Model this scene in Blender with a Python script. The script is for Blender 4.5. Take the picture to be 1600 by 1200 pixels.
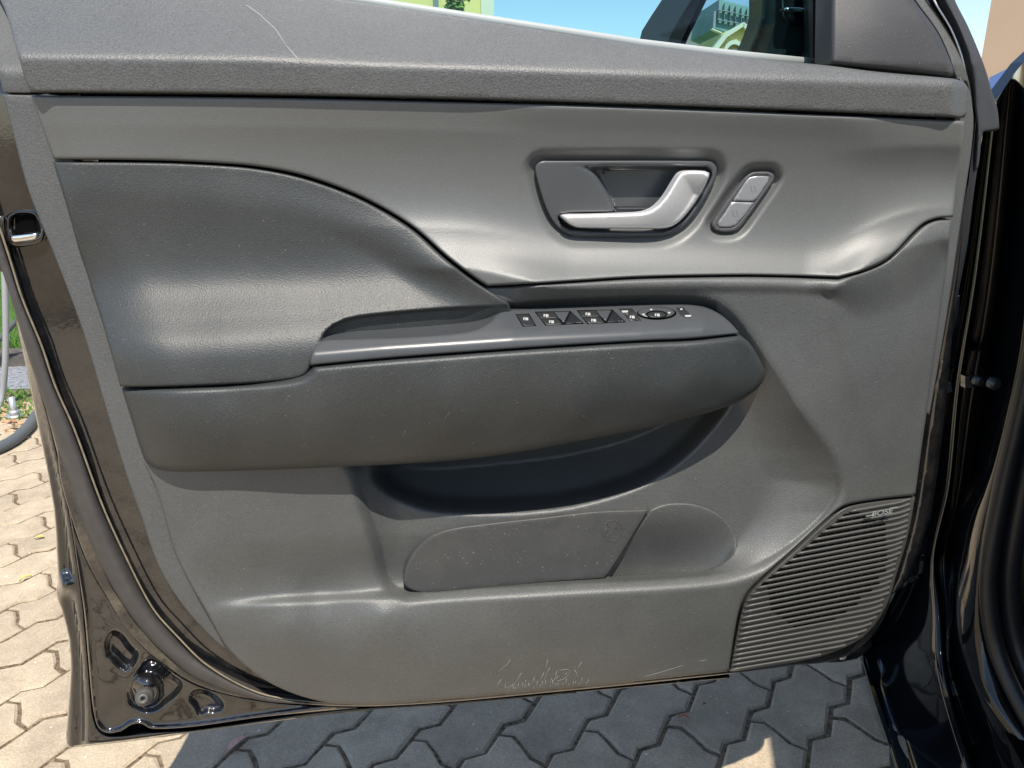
import bpy, bmesh, math, random
import numpy as np
from mathutils import Vector, Matrix
from mathutils.geometry import delaunay_2d_cdt
random.seed(4)
scene = bpy.context.scene
for o in list(bpy.data.objects): bpy.data.objects.remove(o)

# ------------------------------------------------------------------ camera
CAM = (0.0, -0.824, 1.08); PITCH, YAW, FPX = 18.0, 8.4, 1200.0
cd = bpy.data.cameras.new('camera'); cam = bpy.data.objects.new('camera', cd)
scene.collection.objects.link(cam); scene.camera = cam
cd.sensor_width = 36; cd.lens = FPX/1600*36; cd.clip_start = .02; cd.clip_end = 2000
cam.location = CAM
cam.rotation_euler = (math.radians(90-PITCH), 0, math.radians(-YAW))
# ------------------------------------------------------------------ sky and sun
SUN_EL, SUN_AZ = 60.0, 0.5      # azimuth of the sun measured from -Y, positive towards +X
w = bpy.data.worlds.new("World"); scene.world = w; w.use_nodes = True
nt = w.node_tree; bg = nt.nodes['Background']
sk = nt.nodes.new('ShaderNodeTexSky'); sk.sky_type = 'NISHITA'; sk.sun_disc = False
sk.sun_elevation = math.radians(SUN_EL); sk.sun_rotation = math.radians(180-SUN_AZ)
sk.air_density = 1.0; sk.dust_density = 0.6; sk.ozone_density = 1.5
nt.links.new(sk.outputs[0], bg.inputs[0]); bg.inputs[1].default_value = 0.15
sl = bpy.data.lights.new('sun', 'SUN'); sl.energy = 5.0; sl.angle = math.radians(.53); sl.color = (1, .92, .80)
so = bpy.data.objects.new('sun', sl); scene.collection.objects.link(so)
a, e = math.radians(SUN_AZ), math.radians(SUN_EL)
S = Vector((math.sin(a)*math.cos(e), -math.cos(a)*math.cos(e), math.sin(e)))
so.rotation_euler = S.to_track_quat('Z', 'Y').to_euler()
so.location = (0, -1, 4)
scene.view_settings.view_transform = 'Standard'; scene.view_settings.look = 'None'
scene.view_settings.exposure = 0.42; scene.view_settings.gamma = 1
scene.render.engine = 'CYCLES'

# ------------------------------------------------------------------ helpers: places
p_, y_ = math.radians(PITCH), math.radians(YAW)
FW = np.array([math.sin(y_)*math.cos(p_), math.cos(y_)*math.cos(p_), -math.sin(p_)])
RT = np.array([math.cos(y_), -math.sin(y_), 0.]); UP = np.cross(RT, FW); C0 = np.array(CAM)
def at(u, v, Y):
    """point of the vertical plane y=Y measured off the photograph (vectorised)"""
    u = np.atleast_1d(np.asarray(u, float)); v = np.atleast_1d(np.asarray(v, float)); Y = np.asarray(Y, float)*np.ones_like(u)
    d = FW[None] + RT[None]*((u-800)/FPX)[:, None] + UP[None]*((600-v)/FPX)[:, None]
    t = (Y-C0[1])/d[:, 1]
    return C0[None]+d*t[:, None]
def at1(u, v, Y): return Vector(at(u, v, Y)[0])
def onz(u, v, Z=0.):
    d = FW+RT*((u-800)/FPX)+UP*((600-v)/FPX); t = (Z-C0[2])/d[2]; return Vector(C0+d*t)
def ray_at(u, v, dist):
    d = FW+RT*((u-800)/FPX)+UP*((600-v)/FPX); return Vector(C0+d*dist)

def spline(pts, step=4., closed=True):
    """Catmull-Rom through pts; a point with a third element is a sharp corner"""
    n = len(pts); P = [np.array(p[:2], float) for p in pts]; cor = [len(p) > 2 for p in pts]; out = []
    for i in range(n if closed else n-1):
        a, b = P[i], P[(i+1) % n]
        pa = P[(i-1) % n] if (closed or i > 0) else a
        pb = P[(i+2) % n] if (closed or i+2 < n) else b
        L = np.linalg.norm(b-a)
        ta = (b-a) if cor[i] else (b-pa)/2*(2*L/(L+np.linalg.norm(a-pa)+1e-9))
        tb = (b-a) if cor[(i+1) % n] else (pb-a)/2*(2*L/(L+np.linalg.norm(pb-b)+1e-9))
        k = max(1, int(L/step))
        for j in range(k):
            s = j/k
            out.append((2*s**3-3*s**2+1)*a+(s**3-2*s**2+s)*ta+(-2*s**3+3*s**2)*b+(s**3-s**2)*tb)
    if not closed: out.append(P[-1])
    return np.array(out)
def dist_poly(P, poly, closed=True):
    A = poly if closed else poly[:-1]; B = np.roll(poly, -1, 0) if closed else poly[1:]
    out = np.empty(len(P))
    AB = B-A; L2 = (AB**2).sum(1)+1e-12
    for i in range(0, len(P), 4000):
        Q = P[i:i+4000]; D = Q[:, None]-A[None]
        t = np.clip((D*AB[None]).sum(2)/L2[None], 0, 1)
        out[i:i+4000] = np.sqrt(((D-t[..., None]*AB[None])**2).sum(2).min(1))
    return out
def inside(P, poly):
    x, y = P[:, 0], P[:, 1]; r = np.zeros(len(P), bool); n = len(poly); j = n-1
    for i in range(n):
        xi, yi = poly[i]; xj, yj = poly[j]
        if yi != yj:
            c = ((yi > y) != (yj > y)) & (x < (xj-xi)*(y-yi)/(yj-yi)+xi); r ^= c
        j = i
    return r
def sdist(u, v, poly):
    P = np.stack([u, v], 1); d = dist_poly(P, poly); return np.where(inside(P, poly), d, -d)
def sm(x, a, b):
    t = np.clip((x-a)/(b-a), 0, 1); return t*t*(3-2*t)
class RBF:
    def __init__(s, pts, smooth=0.0):
        pts = np.array(pts, float); s.c = pts[:, :2]/100.; z = pts[:, 2]; n = len(z)
        K = s.k(s.c, s.c)+np.eye(n)*smooth; A = np.zeros((n+3, n+3)); A[:n, :n] = K
        A[:n, n] = 1; A[:n, n+1:] = s.c; A[n, :n] = 1; A[n+1:, :n] = s.c.T
        s.w = np.linalg.solve(A, np.r_[z, 0, 0, 0])
    def k(s, a, b):
        r2 = ((a[:, None]-b[None])**2).sum(2)+1e-9; return r2*np.log(r2)*.5
    def __call__(s, u, v):
        P = np.stack([u, v], 1)/100.; n = len(s.c); out = np.empty(len(P))
        for i in range(0, len(P), 8000):
            Q = P[i:i+8000]; out[i:i+8000] = s.k(Q, s.c)@s.w[:n]+s.w[n]+Q@s.w[n+1:]
        return out

# ------------------------------------------------------------------ helpers: objects
def link(o, parent=None):
    scene.collection.objects.link(o)
    if parent is not None: o.parent = parent
    return o
def mesh_obj(name, verts, faces, mat, parent=None, smooth=True, label=None):
    m = bpy.data.meshes.new(name); m.from_pydata([tuple(v) for v in verts], [], [tuple(f) for f in faces]); m.update()
    if smooth: m.polygons.foreach_set('use_smooth', [True]*len(m.polygons))
    m.materials.append(mat)
    o = bpy.data.objects.new(name, m); link(o, parent)
    if label: o['label'] = label
    return o
def thing(name, label, cat, loc=(0, 0, 0), group=None):
    o = bpy.data.objects.new(name, None); o.empty_display_size = .1; scene.collection.objects.link(o)
    o.location = loc; o['label'] = label; o['category'] = cat
    if group: o['group'] = group
    return o
def tag(o, label, cat, group=None, kind=None):
    o['label'] = label; o['category'] = cat
    if group: o['group'] = group
    if kind: o['kind'] = kind
    return o
def panel(name, outline, depth, mat, parent, r=5., roll=.006, skirt=.02, step=7., ostep=4., label=None, raw=False, flip=0, extra=None):
    """a moulded panel: outline measured off the photo, depth(u,v) in metres towards the viewer,
    rounded edges of radius r and a skirt running back from the edge"""
    poly = outline if raw else spline(outline, ostep)
    area = .5*np.sum(poly[:, 0]*np.roll(poly[:, 1], -1)-np.roll(poly[:, 0], -1)*poly[:, 1])
    if area < 0: poly = poly[::-1]
    T = np.roll(poly, -1, 0)-np.roll(poly, 1, 0); T /= np.linalg.norm(T, axis=1)[:, None]+1e-9
    N = np.stack([-T[:, 1], T[:, 0]], 1)                       # inward
    rings = []
    for f in ([.12, .35, .65, 1.] if r > 2.5 else [.5, 1.]):
        Q = poly+N*r*f
        ok = (dist_poly(Q, poly) > .93*r*f) & inside(Q, poly); rings.append(Q[ok])
    mn, mx = poly.min(0), poly.max(0)
    gx = np.arange(mn[0]+step*.5, mx[0], step); gy = np.arange(mn[1]+step*.5, mx[1], step)
    G = np.stack(np.meshgrid(gx, gy), -1).reshape(-1, 2)
    if len(G):
        G = G[inside(G, poly)]
        if len(G): G = G[dist_poly(G, poly) > r+step*.45]
    allp = [poly]+rings+([G] if len(G) else [])
    if extra is not None:
        Ex = extra[inside(extra, poly)]
        if len(Ex): Ex = Ex[dist_poly(Ex, poly) > r*1.1]; allp.append(Ex)
    P = np.concatenate(allp); n = len(poly)
    vs, es, fs, ov, oe, of = delaunay_2d_cdt([Vector(p) for p in P], [], [list(range(n))], 1, 1e-4)
    V = np.array([tuple(v) for v in vs]); dE = dist_poly(V, poly)
    t = np.clip(dE/max(r, 1e-3), 0, 1)
    d = depth(V[:, 0], V[:, 1]) - roll*(1-np.sqrt(np.clip(1-(1-t)**2, 0, 1)))
    W = at(V[:, 0], V[:, 1], -d)
    faces = [list(f) for f in fs]
    # make faces look at the viewer
    if faces:
        f = faces[len(faces)//2]; a, b, c = W[f[0]], W[f[1]], W[f[2]]
        if np.cross(b-a, c-a)[1] > 0: faces = [f[::-1] for f in faces]
    # skirt
    idx = {}
    for i, lst in enumerate(ov):
        for k in lst:
            if k < n: idx[k] = i
    loop = [idx[k] for k in range(n) if k in idx]
    base = len(W); back = W[loop].copy(); back[:, 1] += skirt
    Wt = np.concatenate([W, back]); m = len(loop)
    sk = [[loop[i], loop[(i+1) % m], base+(i+1) % m, base+i] for i in range(m) if loop[i] != loop[(i+1) % m]]
    o = mesh_obj(name, Wt, faces+sk, mat, parent, label=label)
    bm = bmesh.new(); bm.from_mesh(o.data); bmesh.ops.recalc_face_normals(bm, faces=bm.faces[:]); bm.to_mesh(o.data); bm.free()
    # orientation check on the front
    s = sum(p.normal.y for p in list(o.data.polygons)[:len(faces)])
    if s > 0:
        bm = bmesh.new(); bm.from_mesh(o.data); bmesh.ops.reverse_faces(bm, faces=bm.faces[:]); bm.to_mesh(o.data); bm.free()
    return o
def tube(name, pts, rad, mat, parent=None, n=8, label=None, flat=None, closed=False):
    pts = [Vector(p) for p in pts]; vs = []; fs = []; m = len(pts); ref = Vector((0, -1, .2)).normalized()
    for i, p in enumerate(pts):
        t = (pts[min(i+1, m-1)]-pts[max(i-1, 0)]).normalized()
        s = t.cross(ref); s = s.normalized() if s.length > 1e-5 else Vector((1, 0, 0)); b = s.cross(t).normalized()
        rr = rad[i] if hasattr(rad, '__len__') else rad; fl = 1 if flat is None else flat
        for k in range(n):
            a = 2*math.pi*k/n; vs.append(p+s*math.cos(a)*rr+b*math.sin(a)*rr*fl)
    for i in range(m-1):
        for k in range(n):
            fs.append((i*n+k, i*n+(k+1) % n, (i+1)*n+(k+1) % n, (i+1)*n+k))
    fs.append(tuple(range(n))[::-1]); fs.append(tuple((m-1)*n+k for k in range(n)))
    return mesh_obj(name, vs, fs, mat, parent, label=label)
def loft(name, curves, mat, parent=None, nu=60, sub=6, label=None, thick=None):
    """surface through 3-D curves (lists of (u,v,Y)), smoothly interpolated along and across"""
    C = []
    for c in curves:
        c = np.array(c, float); L = np.r_[0, np.cumsum(np.hypot(np.diff(c[:, 0]), np.diff(c[:, 1])))]; L /= L[-1]
        s = np.linspace(0, 1, nu); q = cr3(L, c, s); C.append(at(q[:, 0], q[:, 1], q[:, 2]))
    C = np.array(C); k = len(C)
    X = cr3(np.arange(k, dtype=float), C.reshape(k, -1), np.linspace(0, k-1, (k-1)*sub+1)).reshape(-1, nu, 3)
    R, Cn = X.shape[:2]; V = X.reshape(-1, 3)
    F = [(i*Cn+j, i*Cn+j+1, (i+1)*Cn+j+1, (i+1)*Cn+j) for i in range(R-1) for j in range(Cn-1)]
    return mesh_obj(name, V, F, mat, parent, label=label)
def cr3(x, y, s):
    x = np.asarray(x); y = np.asarray(y); n = len(x)
    m = np.zeros_like(y)
    for i in range(n):
        a, b = max(i-1, 0), min(i+1, n-1); m[i] = (y[b]-y[a])/(x[b]-x[a])
    k = np.clip(np.searchsorted(x, s, 'right')-1, 0, n-2); h = (x[k+1]-x[k]); t = ((s-x[k])/h)[:, None]; h = h[:, None]
    return (2*t**3-3*t**2+1)*y[k]+(t**3-2*t**2+t)*h*m[k]+(-2*t**3+3*t**2)*y[k+1]+(t**3-t**2)*h*m[k+1]

# ------------------------------------------------------------------ materials
def new_mat(name):
    m = bpy.data.materials.new(name); m.use_nodes = True; n = m.node_tree; b = n.nodes['Principled BSDF']
    return m, n, b
def N(n, t, **k):
    x = n.nodes.new(t)
    for a, v in k.items():
        if hasattr(x, a): setattr(x, a, v)
        else: x.inputs[a].default_value = v
    return x
def coords(n, scale=None):
    tc = N(n, 'ShaderNodeTexCoord'); return tc.outputs['Object']
def plastic(name, col, rough=.5, grain=900., bump=.25, spec=.5, dust=.0, vary=.08, gd=.0006, coat=0):
    m, n, b = new_mat(name); co = coords(n)
    b.inputs['Roughness'].default_value = rough; b.inputs['Specular IOR Level'].default_value = spec
    v = N(n, 'ShaderNodeTexVoronoi', feature='F1'); v.inputs['Scale'].default_value = grain; n.links.new(co, v.inputs['Vector'])
    n1 = N(n, 'ShaderNodeTexNoise'); n1.inputs['Scale'].default_value = grain*.8; n1.inputs['Detail'].default_value = 3; n.links.new(co, n1.inputs['Vector'])
    vs_ = N(n, 'ShaderNodeMath', operation='MULTIPLY'); vs_.inputs[1].default_value = .5; n.links.new(v.outputs['Distance'], vs_.inputs[0])
    ad = N(n, 'ShaderNodeMath', operation='ADD'); n.links.new(vs_.outputs[0], ad.inputs[0]); n.links.new(n1.outputs[0], ad.inputs[1])
    bp = N(n, 'ShaderNodeBump'); bp.inputs['Strength'].default_value = bump; bp.inputs['Distance'].default_value = gd
    n.links.new(ad.outputs[0], bp.inputs['Height']); n.links.new(bp.outputs[0], b.inputs['Normal'])
    # slow variation + dust specks
    n2 = N(n, 'ShaderNodeTexNoise'); n2.inputs['Scale'].default_value = 9; n2.inputs['Detail'].default_value = 6; n2.inputs['Roughness'].default_value = .7; n.links.new(co, n2.inputs['Vector'])
    r2 = N(n, 'ShaderNodeMapRange'); r2.inputs['From Min'].default_value = .3; r2.inputs['From Max'].default_value = .7
    r2.inputs['To Min'].default_value = 1-vary; r2.inputs['To Max'].default_value = 1+vary; n.links.new(n2.outputs[0], r2.inputs[0])
    rs_ = N(n, 'ShaderNodeMapRange'); rs_.inputs['From Min'].default_value = .3; rs_.inputs['From Max'].default_value = .7; rs_.inputs['To Min'].default_value = 1-.35*min(bump, .8); rs_.inputs['To Max'].default_value = 1+.35*min(bump, .8); n.links.new(n1.outputs[0], rs_.inputs[0])
    mm_ = N(n, 'ShaderNodeMath', operation='MULTIPLY'); n.links.new(r2.outputs[0], mm_.inputs[0]); n.links.new(rs_.outputs[0], mm_.inputs[1])
    mu = N(n, 'ShaderNodeVectorMath', operation='SCALE'); mu.inputs[0].default_value = col; n.links.new(mm_.outputs[0], mu.inputs['Scale'])
    mx = N(n, 'ShaderNodeMix', data_type='RGBA'); n.links.new(mu.outputs[0], mx.inputs[6]); mx.inputs[7].default_value = (.42, .40, .36, 1)
    n3 = N(n, 'ShaderNodeTexNoise'); n3.inputs['Scale'].default_value = 420; n3.inputs['Detail'].default_value = 2; n.links.new(co, n3.inputs['Vector'])
    n4 = N(n, 'ShaderNodeTexNoise'); n4.inputs['Scale'].default_value = 14; n4.inputs['Detail'].default_value = 4; n.links.new(co, n4.inputs['Vector'])
    s1 = N(n, 'ShaderNodeMapRange'); s1.inputs['From Min'].default_value = .70; s1.inputs['From Max'].default_value = .78; n.links.new(n3.outputs[0], s1.inputs[0])
    s2 = N(n, 'ShaderNodeMapRange'); s2.inputs['From Min'].default_value = .45; s2.inputs['From Max'].default_value = .75; n.links.new(n4.outputs[0], s2.inputs[0])
    ml = N(n, 'ShaderNodeMath', operation='MULTIPLY'); n.links.new(s1.outputs[0], ml.inputs[0]); ml.inputs[1].default_value = dust
    m2 = N(n, 'ShaderNodeMath', operation='MULTIPLY'); n.links.new(s2.outputs[0], m2.inputs[0]); m2.inputs[1].default_value = dust*.10
    a2 = N(n, 'ShaderNodeMath', operation='ADD'); n.links.new(ml.outputs[0], a2.inputs[0]); n.links.new(m2.outputs[0], a2.inputs[1])
    n.links.new(a2.outputs[0], mx.inputs[0]); n.links.new(mx.outputs[2], b.inputs['Base Color'])
    if coat: b.inputs['Coat Weight'].default_value = coat; b.inputs['Coat Roughness'].default_value = .1
    return m
def gloss(name, col=(.006, .007, .009), rough=.06, bump=.0, scale=120., dirt=0., spec=.6, dist=.001):
    m, n, b = new_mat(name); co = coords(n)
    b.inputs['Base Color'].default_value = (*col, 1); b.inputs['Roughness'].default_value = rough; b.inputs['Specular IOR Level'].default_value = spec
    b.inputs['Coat Weight'].default_value = 1.; b.inputs['Coat IOR'].default_value = 1.6; b.inputs['Coat Roughness'].default_value = .03
    if bump:
        t = N(n, 'ShaderNodeTexNoise'); t.inputs['Scale'].default_value = scale; t.inputs['Detail'].default_value = 2; n.links.new(co, t.inputs['Vector'])
        bp = N(n, 'ShaderNodeBump'); bp.inputs['Strength'].default_value = bump; bp.inputs['Distance'].default_value = dist
        n.links.new(t.outputs[0], bp.inputs['Height']); n.links.new(bp.outputs[0], b.inputs['Normal']); n.links.new(bp.outputs[0], b.inputs['Coat Normal'])
    if dirt:
        t = N(n, 'ShaderNodeTexNoise'); t.inputs['Scale'].default_value = 25; t.inputs['Detail'].default_value = 8; t.inputs['Roughness'].default_value = .75; n.links.new(co, t.inputs['Vector'])
        r = N(n, 'ShaderNodeMapRange'); r.inputs['From Min'].default_value = .45; r.inputs['From Max'].default_value = .8; r.inputs['To Max'].default_value = dirt; n.links.new(t.outputs[0], r.inputs[0])
        mx = N(n, 'ShaderNodeMix', data_type='RGBA'); mx.inputs[6].default_value = (*col, 1); mx.inputs[7].default_value = (.16, .13, .09, 1)
        n.links.new(r.outputs[0], mx.inputs[0]); n.links.new(mx.outputs[2], b.inputs['Base Color'])
        r2 = N(n, 'ShaderNodeMapRange'); r2.inputs['From Min'].default_value = .45; r2.inputs['From Max'].default_value = .8; r2.inputs['To Min'].default_value = rough; r2.inputs['To Max'].default_value = rough+.35*dirt+.05
        n.links.new(t.outputs[0], r2.inputs[0]); n.links.new(r2.outputs[0], b.inputs['Roughness'])
    return m
def simple(name, col, rough=.5, metal=0., spec=.5, noise=0., nscale=40., bump=0.):
    m, n, b = new_mat(name); co = coords(n)
    b.inputs['Roughness'].default_value = rough; b.inputs['Metallic'].default_value = metal; b.inputs['Specular IOR Level'].default_value = spec
    t = N(n, 'ShaderNodeTexNoise'); t.inputs['Scale'].default_value = nscale; t.inputs['Detail'].default_value = 5; n.links.new(co, t.inputs['Vector'])
    r = N(n, 'ShaderNodeMapRange'); r.inputs['From Min'].default_value = .3; r.inputs['From Max'].default_value = .7; r.inputs['To Min'].default_value = 1-noise; r.inputs['To Max'].default_value = 1+noise
    n.links.new(t.outputs[0], r.inputs[0])
    s = N(n, 'ShaderNodeVectorMath', operation='SCALE'); s.inputs[0].default_value = col; n.links.new(r.outputs[0], s.inputs['Scale']); n.links.new(s.outputs[0], b.inputs['Base Color'])
    if bump:
        bp = N(n, 'ShaderNodeBump'); bp.inputs['Strength'].default_value = bump; bp.inputs['Distance'].default_value = .002
        n.links.new(t.outputs[0], bp.inputs['Height']); n.links.new(bp.outputs[0], b.inputs['Normal'])
    return m

M = {}
M['grain_dark'] = plastic('grained_dark_plastic', (.0320, .0360, .0370), .50, 760, .50, .6, dust=.25)
M['grain_mid'] = plastic('grained_grey_plastic', (.0740, .0785, .0785), .50, 760, .50, .7, dust=.3)
M['soft'] = plastic('soft_touch_trim', (.100, .1055, .1050), .47, 1200, .28, .8, dust=.05, vary=.04)
M['upper'] = plastic('upper_grained_trim', (.084, .088, .089), .48, 620, .65, .6, dust=.1)
M['carrier'] = plastic('carrier_plastic', (.080, .083, .084), .50, 760, .5, .5, dust=.15)
M['satin_black'] = plastic('satin_black_plastic', (.056, .061, .066), .33, 1500, .06, .5, dust=.1)
M['liner'] = plastic('pocket_liner_plastic', (.050, .052, .053), .48, 1000, .25, .5, dust=.55)
M['switch'] = plastic('switch_plastic', (.022, .024, .026), .35, 1500, .05, .5, dust=.2)
M['icon'] = simple('printed_icon', (.36, .36, .35), .5)
M['icon_dark'] = simple('printed_icon_grey', (.16, .16, .17), .5)
M['chrome'] = simple('satin_chrome', (.86, .87, .89), .34, .55, noise=.03, nscale=300)
M['button'] = simple('silver_button', (.33, .34, .36), .38, .6, noise=.03, nscale=300)
M['bright'] = simple('bright_metal', (.8, .8, .8), .12, 1.)
M['black'] = gloss('black_car_paint', rough=.05)
M['body'] = gloss('black_body_paint', (.004, .005, .007), rough=.07); M['body'].node_tree.nodes['Principled BSDF'].inputs['Coat Weight'].default_value = 0.
M['peel'] = gloss('black_paint_orange_peel', rough=.08, bump=.07, scale=220., dist=.0006, dirt=.15)
M['dirty'] = gloss('black_paint_road_dirt', rough=.16, dirt=.8)
M['plate'] = gloss('black_paint_corner', rough=.05, bump=.12, scale=28., dist=.004, dirt=.10)
M['rubber'] = simple('grey_rubber_seal', (.060, .056, .054), .55, 0, .4, noise=.12, nscale=60)
M['rubber_dark'] = simple('black_rubber_seal', (.012, .013, .015), .42, 0, .5, noise=.15, nscale=60)
M['felt'] = simple('flocked_seal', (.050, .054, .062), .85, 0, .2, noise=.1, nscale=700, bump=.3)
M['void'] = simple('shade_black', (.004, .004, .004), .9, 0, .0)  # near-black for sheets that stand in for dark holes and gaps
M['tan_edge'] = simple('tan_edge_line', (.20, .17, .12), .6, noise=.25, nscale=120)  # tan edge lines; along the seal the tone stands for a sunlit rim

# glass: thin pane, clear and faintly cyan
def glass(name, tint, refl):
    m = bpy.data.materials.new(name); m.use_nodes = True; n = m.node_tree; n.nodes.clear()
    o = N(n, 'ShaderNodeOutputMaterial'); t = N(n, 'ShaderNodeBsdfTransparent'); t.inputs[0].default_value = (*tint, 1)
    g = N(n, 'ShaderNodeBsdfGlossy'); g.inputs['Roughness'].default_value = .01; g.inputs[0].default_value = (1, 1, 1, 1)
    f = N(n, 'ShaderNodeFresnel'); f.inputs[0].default_value = 1.45
    mu = N(n, 'ShaderNodeMath', operation='MULTIPLY'); mu.inputs[1].default_value = refl; n.links.new(f.outputs[0], mu.inputs[0])
    x = N(n, 'ShaderNodeMixShader'); n.links.new(mu.outputs[0], x.inputs[0]); n.links.new(t.outputs[0], x.inputs[1]); n.links.new(g.outputs[0], x.inputs[2])
    n.links.new(x.outputs[0], o.inputs[0]); return m
M['glass'] = glass('tinted_window_glass', (.50, .74, .75), .7)

# ================================================================== THE DOOR
DOOR = thing('car_door', 'open black car door seen from its grey plastic inner side, hinged at the right', 'car door', (.15, 0, .38))
DOOR.location = (0, 0, 0)

# ---------------- outlines measured in the photograph
O_upper = [(-40, -70, 'c'), (5, 10), (24, 72), (42, 132), (50, 144, 'c'), (375, 147), (700, 154), (1000, 163), (1300, 175), (1506, 184, 'c'),
           (1510, 178), (1510, 136), (1500, 126), (1480, 122), (1370, 112), (1290, 102), (1200, 93), (1000, 70), (800, 40), (620, 12), (480, -10), (200, -70, 'c')]
O_mid = [(48, 149, 'c'), (375, 152), (700, 159), (1000, 168), (1300, 180), (1507, 189, 'c'), (1504, 225), (1497, 265), (1489, 339, 'c'),
         (1464, 341), (1443, 349), (1424, 366), (1402, 390), (1381, 408), (1350, 422), (1310, 433, 'c'), (1230, 430.5), (1150, 429.5), (1000, 432.5),
         (900, 438.5), (830, 443), (762, 447, 'c'), (742, 434), (700, 402), (645, 354), (582, 316), (525, 291), (462, 271), (400, 260), (340, 255), (250, 251), (84, 249, 'c')]
O_insert = [(83, 253, 'c'), (250, 254.5), (340, 258.5), (400, 264), (461, 275.5), (523, 295), (580, 320), (643, 358), (697, 406), (739, 438), (783, 466), (795, 474), (797, 481, 'c'),
            (810, 500, 'c'), (760, 530, 'c'), (510, 545, 'c'), (496, 552), (487, 566), (482, 580), (470, 589), (430, 596), (350, 601), (270, 604), (188, 604, 'c'), (160, 505), (126, 400), (105, 325)]
O_bezel = [(484, 571, 'c'), (487, 553), (494, 540), (505, 532), (520, 530), (620, 527), (700, 522), (742, 515), (765, 503), (775, 493), (786, 486), (803, 484), (900, 480.5), (1000, 477), (1070, 476),
           (1100, 480), (1122, 489), (1140, 503), (1156, 521, 'c'), (1080, 529), (1000, 532.5), (800, 545), (600, 560), (484, 571, 'c')][:-1]
O_pad = [(190, 607, 'c'), (270, 607), (350, 604), (430, 599), (470, 592), (485, 582), (489, 573, 'c'), (600, 563), (800, 548), (1000, 535.5), (1080, 532), (1157, 524, 'c'),
         (1172, 537), (1186, 560), (1195, 580), (1193, 594), (1180, 610), (1150, 630), (1080, 652), (1000, 671), (900, 690), (800, 708), (700, 720), (500, 731), (300, 737), (250, 734), (230, 724), (221, 706), (205, 655)]
O_lower = [(752, 449.5, 'c'), (830, 446), (900, 441.5), (1000, 435.5), (1150, 432.5), (1230, 433.5), (1310, 436.5, 'c'), (1350, 425), (1382, 411), (1404, 393), (1426, 369), (1445, 352), (1465, 344), (1487, 343, 'c'),
           (1482, 395), (1468, 500), (1453, 610), (1440, 700), (1430, 774, 'c'), (1380, 779), (1334, 786), (1314, 793), (1290, 812), (1240, 858), (1180, 912), (1166, 928), (1157, 946), (1150, 975), (1138, 1049, 'c'),
           (1000, 1064), (800, 1083), (700, 1092), (600, 1100), (540, 1100), (490, 1093), (440, 1076), (397, 1051), (355, 1012), (322, 955), (297, 912), (272, 860), (246, 770), (224, 722, 'c'), (300, 690, 'c'), (480, 605, 'c'), (780, 528, 'c'), (794, 486, 'c')]
O_grille = [(1430, 777, 'c'), (1380, 782), (1335, 789), (1316, 796), (1292, 815), (1242, 861), (1183, 915), (1170, 930), (1161, 948), (1154, 976), (1141, 1049, 'c'), (1190, 1043), (1250, 1033), (1305, 1018),
            (1345, 998), (1370, 972), (1388, 940), (1400, 900), (1418, 840)]
E_rim = [(552, 735), (575, 790), (596, 850), (606, 893), (618, 915), (640, 925, 'c'), (900, 912), (1110, 899), (1175, 884), (1235, 848), (1285, 803), (1307, 762), (1297, 716), (1252, 645), (1203, 568), (1152, 497), (1118, 471), (1070, 460), (900, 465), (700, 480, 'c'), (450, 600, 'c')]
E_poly = spline(E_rim, 6)

# ---------------- depth fields (metres towards the viewer)
_upper = RBF([(u, v, d) for u in (-40, 200, 500, 800, 1100, 1350, 1510) for v, d in ((-160, -.085), (-60, -.052), (20, -.012), (70, .022), (100, .043), (150, .046), (190, .045), (240, .044))])
def d_upper(u, v):
    cr = np.interp(u, [0, 400, 600, 800, 1000, 1200, 1400, 1510], [92, 96, 106, 112, 119, 126, 133, 137])   # crease line
    k = (cr-v); f = np.where(k > 0, -k*.00078, k*.00006)                                      # sloping top, nearly plumb front
    f = np.where(k > 0, -.00078*(np.sqrt(k*k+60.)-7.7), f)
    end = .020*sm(u, 1478, 1512)**2
    return .046+f-end
_mid = RBF([(40, 150, .039), (60, 200, .033), (85, 250, .032), (200, 150, .039), (200, 200, .031), (200, 250, .030), (400, 150, .039), (400, 200, .030), (400, 255, .029),
            (600, 150, .040), (600, 220, .028), (600, 320, .031), (700, 400, .042), (760, 450, .051),
            (800, 155, .041), (800, 210, .024), (800, 300, .0235), (800, 370, .030), (820, 440, .058), (1000, 160, .041), (1000, 210, .024), (1000, 300, .023), (1000, 365, .029), (1000, 400, .042), (1000, 435, .060),
            (1200, 170, .041), (1200, 230, .023), (1200, 310, .022), (1200, 365, .029), (1200, 400, .042), (1200, 432, .058), (1310, 175, .039), (1310, 250, .021), (1310, 320, .020), (1300, 380, .031), (1310, 433, .055),
            (1400, 182, .034), (1400, 260, .018), (1400, 330, .022), (1390, 395, .040), (1460, 335, .033), (1505, 190, .027), (1498, 260, .016), (1490, 340, .022)])
H_off = np.array([820., 230.])
def zs(pts, sc, ox, oy): return [(p[0]/sc+ox, p[1]/sc+oy)+tuple(p[2:]) for p in pts]
O_hbez = zs([(80, 180), (90, 135), (130, 108), (190, 105), (1400, 105), (1465, 115), (1500, 160), (1495, 230), (1450, 330), (1375, 455), (1280, 580), (1190, 655), (1090, 692), (1000, 700), (420, 700), (330, 678), (255, 625), (190, 530), (130, 375)], 5, 820, 230)
O_bbez = zs([(205, 915), (220, 880), (440, 560), (700, 235), (755, 190), (835, 167), (1030, 165), (1092, 190), (1115, 235), (1095, 300), (900, 580), (705, 855), (620, 965), (545, 1018), (460, 1040), (330, 1038), (245, 1005), (208, 955)], 9.23, 1090, 250)
P_hb, P_bb = spline(O_hbez, 3), spline(O_bbez, 3)
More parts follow.
